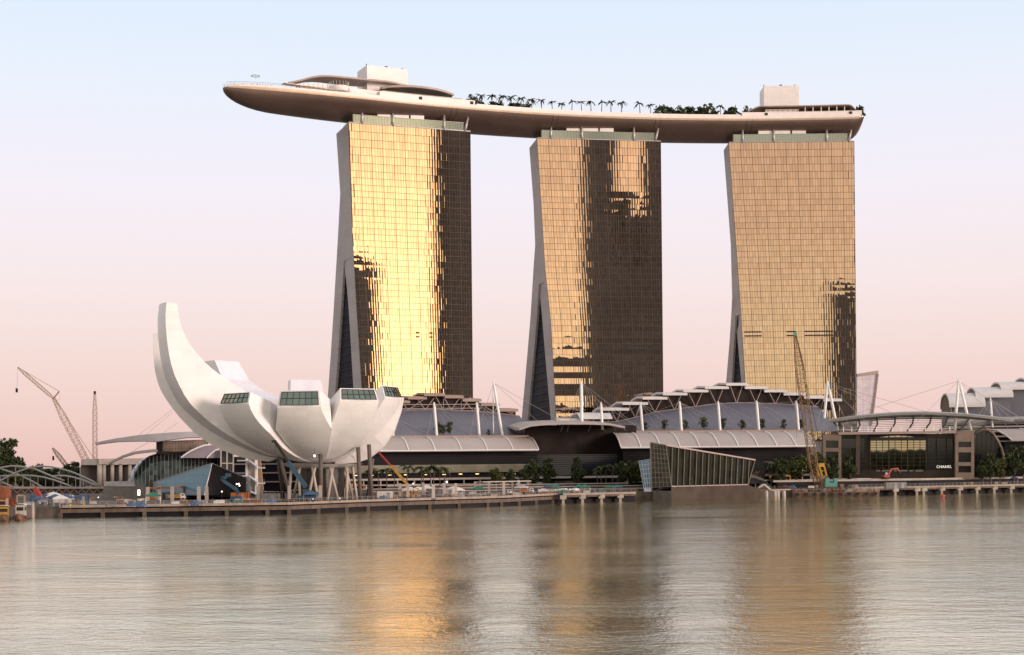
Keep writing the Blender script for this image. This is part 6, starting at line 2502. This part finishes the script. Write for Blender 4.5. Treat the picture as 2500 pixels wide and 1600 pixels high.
# ------------------------------------------------------------------ arched footbridge, far left
def c0(x, y): return (x / 7, 1060 + y / 7)
Yf = 575
br = thing('footbridge', 'pale arched tubular footbridge with a straight deck at the far left', 'bridge', V((at(*c0(900, 930), Yf).x, Yf, DECK)))
def fz(x, y, dy=0): return at(*c0(x, y), Yf + dy)
mb = MB()
mb.prism([fz(-900, 900), fz(1970, 912), fz(1970, 936), fz(-900, 935)], V((0, 7, 0)))
mb.build('deck', M_SLAB, br)
mb = MB()
mb.prism([fz(-900, 938, 1), fz(1800, 940, 1), fz(1620, 1015, 1), fz(-900, 1015, 1)], V((0, 5, 0)))
mb.build('deck_girder', mat('brown_girder', (.13, .10, .085), .8), br)
mb = MB()
for k in range(-6, 13):
    mb.beam(fz(k * 130 + 100, 938, .6), fz(k * 130 + 165, 1012, .6), .3)
    mb.beam(fz(k * 130 + 230, 938, .6), fz(k * 130 + 165, 1012, .6), .3)
mb.build('girder_brace', M_STRUT, br)
for pts, dy in (([(-500, 760), (-250, 640), (0, 580), (100, 560), (200, 547), (350, 556), (500, 580), (620, 610), (770, 670), (870, 715)], 6), ([(-300, 900), (-150, 850), (0, 800), (150, 725), (300, 650), (450, 595), (600, 562), (740, 552), (870, 560), (1000, 585), (1130, 620), (1280, 670), (1400, 722), (1580, 805), (1720, 900)], 0),
                ([(0, 590), (140, 635), (300, 690), (500, 780), (740, 915)], 6), ([(0, 720), (200, 712), (400, 708), (560, 712), (750, 740), (920, 785), (1100, 850), (1270, 922)], 1), ([(880, 722), (1000, 712), (1120, 714), (1250, 738), (1400, 780), (1580, 850), (1750, 915)], 6), ([(560, 580), (760, 670), (880, 720), (1100, 800)], 3), ([(20, 815), (120, 860), (230, 912)], 0), ([(-400, 600), (-200, 560), (0, 585)], 0)):
    mb = MB()
    mb.tube([fz(x, y, dy) for x, y in pts], .36, 7)
    mb.build('arch_tube', M_STEEL, br, smooth=True)
mb = MB()
for k in range(14):
    x = 5 + 129 * k
    yt = 715 if x < 1300 else 715 + (x - 1300) * .42
    if x in range(240, 280):
        yt = 560
    mb.beam(fz(x, yt, 3), fz(x, 905, 3), .22)
mb.beam(fz(265, 560, 3), fz(265, 905, 3), .3)
mb.beam(fz(1372, 560, 3), fz(1372, 905, 3), .4)
mb.build('hanger', M_STEEL, br)
for x, w in ((-300, 3), (250, 2.4), (700, 2.4), (1300, 2.4)):
    mb = MB()
    p = fz(x, 1010, 2)
    mb.tube([V((p.x, p.y, -1)), p], w / 2, 8)
    mb.build('bridge_pier', M_DCONC, br)
# boats and the orange work barge at the left edge
def boat(p, L, rz, label, hullm, cabm, cabh):
    t = thing('boat', label, 'boat', p, 'small boats at the left shore')
    fr = Matrix.Translation(p) @ Matrix.Rotation(rz, 4, 'Z')
    mb = MB(fr)
    secs = []
    for k, w, zb, zt in ((-.5, .7, .0, 1.2), (-.3, .95, -.4, 1.15), (0, 1, -.5, 1.2), (.3, .8, -.4, 1.5), (.45, .35, .1, 1.9), (.5, .04, .6, 2.1)):
        b = L * .17 * w
        secs.append([(L * k, -b, zt), (L * k, -b * .75, zb), (L * k, b * .75, zb), (L * k, b, zt)])
    mb.loft(secs)
    mb.build('hull', hullm, t)
    mb = MB(fr)
    mb.box((-L * .32, -L * .12, 1.1), (L * .12, L * .12, cabh))
    mb.build('cabin', cabm, t)
    mb = MB(fr)
    mb.loft([[(-L * .36, y, z), (L * .17, y, z)] for y, z in ((-L * .15, cabh), (-L * .08, cabh + .3), (L * .08, cabh + .3), (L * .15, cabh))], closed=False, cap=False)
    mb.build('roof', M_WHITE, t)
    mb = MB(fr)
    for sy in (-1, 1):
        mb.box((-L * .25, sy * L * .121 - .02, cabh * .62), (L * .08, sy * L * .121 + .02, cabh * .85))
    mb.box((L * .12, -L * .09, cabh * .62), (L * .125, L * .09, cabh * .85))
    mb.build('window', M_DARK, t)
    for y in (-L * .1, L * .1):
        mb = MB(fr)
        mb.loft([[(L * .3 + .4 * math.cos(a), y * 1.6 + d, .9 + .4 * math.sin(a)) for a in [2 * math.pi * j / 8 for j in range(8)]] for d in (-.15, .15)])
        mb.build('tyre_fender', M_DARK, t)


M_BROWNH = mat('brown_boat_hull', (.16, .09, .06), .7, 0, .35, .6)
boat(V((at(50, 1240, 441).x, 441, 0)), 11, R(-78), 'small bumboat with a white front and dark hull, moored at the far left', M_BROWNH, M_SLAB, 4.6)
boat(V((at(8, 1240, 439).x, 439, 0)), 13, R(-70), 'brown work boat with a yellow cabin cut off by the left edge', M_BROWNH, M_CRANEY, 4.2)
ob = thing('work_barge', 'rusty orange work barge with a triangular frame at the left edge', 'barge', V((at(0, 1230, 456).x, 456, 0)))
def oz(x, y, dy=0): return at(*c0(x, y), 452 + dy)
mb = MB()
mb.prism([oz(-400, 1130), oz(120, 1130), oz(80, 930), oz(20, 890), oz(-400, 880)], V((0, 5, 0)))
mb.build('orange_shed', mat('orange_rust_shed', (.22, .075, .038), .8, 0, .3, .3), ob)
mb = MB()
mb.beam(oz(-200, 1138, -.3), oz(120, 1138, -.3), .3, .5)
mb.beam(oz(120, 1100, -.3), oz(120, 1250, -.3), .7)
mb.beam(oz(285, 1050, 2), oz(425, 1050, 2), .4)
mb.beam(oz(290, 1050, 2), oz(290, 1180, 2), .4)
mb.beam(oz(420, 1050, 2), oz(420, 1220, 2), .4)
mb.build('frame', M_CRANEP, ob)
mb = MB()
mb.prism([oz(-400, 1250, -1), oz(460, 1245, -1), oz(450, 1440, -1), oz(-400, 1450, -1)], V((0, 9, 0)))
mb.build('hull', M_DCONC, ob)
mb = MB()
mb.prism([oz(-400, 1130, 1), oz(115, 1130, 1), oz(110, 1245, 1), oz(-400, 1245, 1)], V((0, 4, 0)))
mb.prism([oz(150, 1120, 1), oz(215, 1120, 1), oz(215, 1240, 1), oz(150, 1240, 1)], V((0, 4, 0)))
mb.build('deck_house', mat('dark_red_house', (.20, .055, .035), .8, 0, .3, .4), ob)
rb = thing('red_jib', 'slanting dark red crane jib below the footbridge', 'crane jib', V((oz(650, 1100, 20).x, 478, DECK)))
mb = MB()
q = [at(*c0(x, y), 480) for x, y in ((560, 930), (610, 900), (725, 1100), (630, 1115))]
mb.prism(q, V((0, 1.6, 0)))
mb.build('jib', M_RED, rb)
mb = MB()
mb.prism([at(*c0(x, y), 479) for x, y in ((640, 1165), (770, 1165), (770, 1130), (640, 1135))], V((0, 3, 0)))
mb.build('pale_cabin', M_SLAB, rb)
mp = thing('mooring_post', 'thick tan mooring post beside the bumboat', 'post', V((at(80, 1240, 458).x, 458, 0)))
mb = MB()
p = at(*c0(557, 1165), 456)
mb.tube([V((p.x, 456, -1)), p], .55, 10)
mb.build('post', M_CONC, mp, smooth=True)
by = thing('buoy', 'small red buoy floating on the water at the right', 'buoy', V((at(2302, 1213, depth_for(2302, 1213, 0)).x, depth_for(2302, 1213, 0), 0)))
mb = MB()
q = V(by.location)
mb.loft([[q + V((r_ * math.cos(a), r_ * math.sin(a), z)) for a in [2 * math.pi * k / 12 for k in range(12)]] for r_, z in ((.4, -.3), (.7, .0), (.75, .35), (.55, .8), (.15, 1.1), (.1, 1.5))])
mb.build('float', mat('red_buoy_paint', (.5, .04, .03), .5), by, smooth=True)

# jetty on white piles right of the crystal
jt = thing('jetty', 'small pale jetty on white piles with a sloping gangway right of the water crystal pavilion', 'jetty', V((bp(360, 940).x, 628, 0)))
def jz(x, y, dy=0): return at(*c10(x, y), 624 + dy)
mb = MB()
mb.prism([jz(215, 952), jz(555, 940), jz(555, 925), jz(215, 936)], V((0, 5, 0)))
mb.prism([jz(0, 905), jz(80, 840), jz(130, 835), jz(240, 935), (jz(215, 955)), jz(110, 862), jz(30, 905)], V((0, 3, 0)))
mb.build('deck', M_SLAB, jt)
for x in (145, 290, 338, 440):
    mb = MB()
    p = jz(x, 950, .6)
    mb.tube([V((p.x, p.y, -1)), V((p.x, p.y, p.z))], .75, 10)
    mb.build('pile', M_SLAB, jt, smooth=True)
mb = MB()
for x in range(40, 240, 30):
    y = interp(x, [(0, 890), (80, 830), (130, 828), (240, 925)])
    mb.beam(jz(x, y), jz(x, y - 30), .1)
mb.beam(jz(130, 800), jz(240, 895), .12)
mb.build('handrail', mat('green_handrail', (.10, .22, .17), .6), jt)

# ------------------------------------------------------------------ site clutter, every piece on its own
rc = random.Random(1234)
CL = {}
def proto(kind, colour, mtl):
    key = (kind, colour)
    root = thing(kind, 'x', kind.replace('_', ' '), (0, 0, -900), 'site clutter on the quay')
    mb = MB(Matrix.Translation((0, 0, -900)))
    if kind == 'crate':
        mb.cbox((0, 0, .7), (1.7, 1.4, 1.4))
        mb.build('body', mtl, root)
        mb = MB(Matrix.Translation((0, 0, -900)))
        for x in (-.8, 0, .8):
            for y in (-.72, .72):
                mb.cbox((x, y, .7), (.14, .06, 1.4))
        mb.cbox((0, 0, .06), (1.8, 1.5, .12))
        mb.build('batten', M_DCONC, root)
    elif kind == 'container':
        mb.cbox((0, 0, 1.45), (6.0, 2.4, 2.5))
        for k in range(14):
            mb.cbox((-2.8 + k * .43, -1.22, 1.45), (.2, .08, 2.3))
        mb.build('shell', mtl, root)
        mb = MB(Matrix.Translation((0, 0, -900)))
        for x in (-2.95, 2.95):
            for y in (-1.15, 1.15):
                mb.cbox((x, y, 1.45), (.2, .2, 2.7))
        mb.build('corner_post', M_DARK, root)
        mb = MB(Matrix.Translation((0, 0, -900)))
        mb.cbox((1.2, -1.28, 1.25), (1.0, .06, 2.0))
        mb.build('door', M_STEEL, root)
    elif kind == 'site_tent':
        mb.loft([[(x * k, y * k, z) for x, y in ((-2.2, -1.8), (2.2, -1.8), (2.2, 1.8), (-2.2, 1.8))] for k, z in ((1.05, 2.3), (1.05, 2.6), (.5, 3.2), (.06, 3.6))])
        mb.build('canopy', mtl, root)
        mb = MB(Matrix.Translation((0, 0, -900)))
        for x in (-2.1, 2.1):
            for y in (-1.7, 1.7):
                mb.tube([(x, y, 0), (x, y, 2.35)], .07, 5)
        mb.build('leg', M_STEEL, root)
    elif kind == 'pipe_stack':
        for k, (y, z) in enumerate(((-.5, .25), (0, .25), (.5, .25), (-.25, .68), (.25, .68))):
            mb.tube([(-2.6, y, z), (2.6, y, z)], .24, 7)
        mb.build('pipe', mtl, root)
        mb = MB(Matrix.Translation((0, 0, -900)))
        for x in (-1.7, 1.7):
            mb.cbox((x, 0, .03), (.2, 1.6, .06))
        mb.build('bearer', M_DCONC, root)
    elif kind == 'tarp_heap':
        n = 9
        rows = []
        for i in range(n):
            row = []
            for j in range(n):
                x, y = (i / (n - 1) - .5) * 4, (j / (n - 1) - .5) * 3
                z = max(0, 1.4 * (1 - (x / 2) ** 2) * (1 - (y / 1.5) ** 2)) * rc.uniform(.7, 1.2)
                row.append((x, y, z))
            rows.append(row)
        mb.loft(rows, closed=False, cap=False)
        mb.build('sheet', mtl, root)
        mb = MB(Matrix.Translation((0, 0, -900)))
        for x in (-1.7, 1.6):
            mb.cbox((x, -1.4, .15), (.35, .35, .3))
        mb.build('weight', M_CONC, root)
    elif kind == 'site_truck':
        mb.cbox((-.8, 0, 1.5), (4.2, 2.1, 1.3))
        mb.build('bed', mtl, root)
        mb = MB(Matrix.Translation((0, 0, -900)))
        mb.loft([[(x, y, z) for x, z in ((1.4, .7), (3.1, .7), (3.1, 1.6), (2.7, 2.5), (1.4, 2.5))] for y in (-1, 1)])
        mb.build('cab', M_WHITE, root)
        mb = MB(Matrix.Translation((0, 0, -900)))
        mb.cbox((3.0, 0, 2.0), (.3, 1.7, .6))
        mb.cbox((2.2, -1.01, 2.0), (.8, .05, .6))
        mb.build('window', M_DARK, root)
        for x in (-2.1, -.9, 2.2):
            mb = MB(Matrix.Translation((0, 0, -900)))
            mb.loft([[(x + .5 * math.cos(a), y, .5 + .5 * math.sin(a)) for a in [2 * math.pi * j / 10 for j in range(10)]] for y in (-1.05, 1.05)])
            mb.build('wheel', M_DARK, root)
    elif kind == 'barrier':
        mb.loft([[(x, y, z) for y, z in ((-.35, 0), (.35, 0), (.12, .5), (.1, 1.0), (-.1, 1.0), (-.12, .5))] for x in (-1.4, 1.4)])
        mb.build('body', mtl, root)
    return root


CM = {'blue': mat('blue_sheet', (.07, .12, .21), .7, 0, .2, .8), 'white': mat('white_sheet', (.66, .63, .60), .7, 0, .1, .8), 'orange': M_ORG, 'brown': mat('brown_timber', (.25, .16, .10), .9, 0, .3, 1.5),
      'grey': mat('grey_sheet', (.25, .24, .24), .8, 0, .2, .8), 'green': M_TEAL, 'yellow': M_CRANEY, 'rusty': mat('rusty_steel', (.20, .09, .05), .85, 0, .35, 1.0), 'pale': M_SLAB}
spots = []
KINDS_ = [('crate', 'brown'), ('crate', 'pale'), ('crate', 'blue'), ('container', 'blue'), ('container', 'grey'), ('container', 'orange'), ('container', 'white'), ('site_tent', 'blue'), ('site_tent', 'white'), ('site_tent', 'green'),
          ('pipe_stack', 'rusty'), ('pipe_stack', 'pale'), ('tarp_heap', 'blue'), ('tarp_heap', 'grey'), ('tarp_heap', 'green'), ('tarp_heap', 'brown'), ('site_truck', 'yellow'), ('site_truck', 'orange'), ('site_truck', 'blue'), ('barrier', 'pale'), ('barrier', 'white')]
WEIGHT = [7, 6, 4, 2, 2, 1, 2, 3, 4, 2, 3, 4, 3, 3, 2, 4, 1, 1, 1, 8, 5]
inst = {}
def place(kind, colour, p, rz, s=1.0):
    key = (kind, colour)
    if key not in inst:
        inst[key] = [proto(kind, colour, CM[colour])]
        r_ = inst[key][0]
        r_.location, r_.rotation_euler, r_.scale = p, (0, 0, rz), (s,) * 3
    else:
        r_ = dup(inst[key][0], p, 'x', rz, s)
        inst[key].append(r_)


for kind, colour, u, v, rz in (('container', 'blue', 96, 1226, .1), ('site_tent', 'blue', 135, 1233, 0), ('site_tent', 'white', 148, 1236, .2), ('site_tent', 'blue', 163, 1234, .1), ('container', 'blue', 196, 1228, .15), ('site_tent', 'white', 130, 1225, 0), ('crate', 'pale', 283, 1222, .2), ('crate', 'brown', 296, 1222, 0),
                               ('container', 'orange', 375, 1221, .05), ('container', 'blue', 402, 1220, .0), ('site_truck', 'yellow', 432, 1222, .1), ('container', 'grey', 468, 1212, 0), ('container', 'white', 500, 1212, 0), ('tarp_heap', 'blue', 478, 1233, 0), ('crate', 'pale', 588, 1227, 0), ('crate', 'pale', 580, 1228, 0), ('crate', 'pale', 597, 1227, .1),
                               ('tarp_heap', 'blue', 322, 1236, 0), ('tarp_heap', 'blue', 345, 1238, 0), ('crate', 'blue', 895, 1214, 0), ('crate', 'blue', 902, 1211, 0), ('container', 'white', 941, 1218, .0), ('tarp_heap', 'blue', 935, 1219, .0), ('site_tent', 'green', 1172, 1211, 0), ('site_tent', 'green', 1415, 1205, 0), ('site_tent', 'green', 1428, 1205, 0),
                               ('tarp_heap', 'blue', 2256, 1181, .0), ('container', 'blue', 2165, 1178, .1), ('container', 'grey', 2195, 1193, .05), ('site_truck', 'blue', 2275, 1163, 0), ('site_truck', 'blue', 2350, 1163, 0), ('site_truck', 'orange', 2300, 1164, 0), ('container', 'grey', 2178, 1194, 0), ('crate', 'brown', 2075, 1193, 0), ('crate', 'brown', 2082, 1193, 0)):
    place(kind, colour, gnd(u, v), rz)
n_ = 0
while n_ < 150:
    x = rc.uniform(-165, 150) if n_ < 120 else rc.uniform(120, 300)
    y0 = quay_y(x)
    y = y0 + rc.uniform(5, 62 if x < -10 else 30)
    if x > 55 and x < 112:
        continue
    p = V((x, y, DECK))
    u, v = project(p)
    if not (-20 < u < 2520) or math.hypot(x - LC.x, y - LC.y) < 24 or (y > 588 + (x + 20) * .22 - 1 and -66 < x < 60) or math.hypot(x - st.location.x, y - st.location.y) < 7 or (at(360, 1130, y).x < x < at(560, 1130, y).x and 490 < y < 540):
        continue
    if any(math.hypot(x - q.x, y - q.y) < 3.4 for q in spots):
        continue
    spots.append(p)
    kind, colour = rc.choices(KINDS_, WEIGHT)[0]
    if kind in ('container', 'site_truck') and y - y0 < 20:
        kind, colour = 'crate', 'brown'
    place(kind, colour, p, rc.uniform(-.4, .4), rc.uniform(.85, 1.15))
    n_ += 1
for k in range(30):
    x = b0.x + (b1.x - b0.x) * (k + rc.random()) / 30
    if abs(x - k0.x) < 5:
        continue
    kind, colour = rc.choices([('crate', 'brown'), ('pipe_stack', 'rusty'), ('tarp_heap', 'brown'), ('crate', 'rusty'), ('container', 'orange'), ('site_tent', 'white'), ('tarp_heap', 'grey'), ('crate', 'yellow')], [4, 5, 4, 4, 1, 1, 2, 2])[0]
    place(kind, colour, V((x, Yb - 2 + rc.random() * 7, 1.9)), rc.uniform(-.3, .3), rc.uniform(.9, 1.2))
for (kind, colour), objs in inst.items():
    nm = {'crate': 'wooden crate' if colour == 'brown' else 'square crate', 'container': 'site container', 'site_tent': 'peaked site tent', 'pipe_stack': 'stack of pipes', 'tarp_heap': 'heap under a tarpaulin', 'site_truck': 'truck with a white cab', 'barrier': 'low concrete barrier'}[kind]
    if len(objs) == 1:
        objs[0]['label'] = 'the only %s %s on the waterfront building site' % (colour, nm)
    else:
        ordinal_labels(objs, colour + ' ' + nm + ' on the waterfront building site, %s such from the left')
# white sacks along the raised terrace
sk = None
made = []
for k in range(26):
    u = c2(1535 + k * 21, 1160)[0]
    p = at(u, 1150, 587)
    p = V((p.x, 585.5 + (p.x + 20) * .22 + rc.uniform(-.5, .5), DECK))
    if sk is None:
        sk = thing('white_sack', 'x', 'sack', p, 'bulging white sacks in a row')
        mb = MB()
        mb.loft([[p + V((r_ * math.cos(a), r_ * math.sin(a) * .9, z)) for a in [2 * math.pi * j / 9 for j in range(9)]] for r_, z in ((.6, 0), (.85, .4), (.8, 1.1), (.5, 1.5), (.3, 1.75))])
        mb.build('bag', M_WHITE, sk, smooth=True)
        made.append(sk)
    else:
        made.append(dup(sk, p, 'y', k * .7, rc.uniform(.8, 1.15)))
ordinal_labels(made, 'bulging white sack on the quay left of the water crystal, %s sack from the left')
# workers and strollers
people = []
for i, (u, v) in enumerate(((120, 1240), (150, 1243), (172, 1243), (205, 1241), (260, 1240), (450, 1232), (520, 1230), (640, 1232), (764, 1228), (780, 1222), (830, 1226), (905, 1222), (962, 1220), (1010, 1218), (1060, 1215), (1110, 1215), (1205, 1213), (1232, 1210), (1243, 1211), (1290, 1208), (1330, 1206), (1388, 1204), (1460, 1202), (1490, 1200), (2120, 1185), (2180, 1184), (2240, 1172), (2252, 1172), (2330, 1180), (2420, 1182))):
    sh = rc.choice(['yellow', 'orange', 'white', 'dark', 'blue', 'grey'])
    people.append((person(gnd(u, v), sh, rc.choice(['dark', 'khaki']), i % 3, 'y', 'people on the quay', rc.uniform(0, 6.2)), sh))
for i, (o, sh) in enumerate(sorted(people, key=lambda q: project(V(q[0].location))[0])):
    o['label'] = 'person in a %s top standing on the quay, %s quayside person from the left' % (sh, ORD[i])
    o['group'] = 'people on the quay'
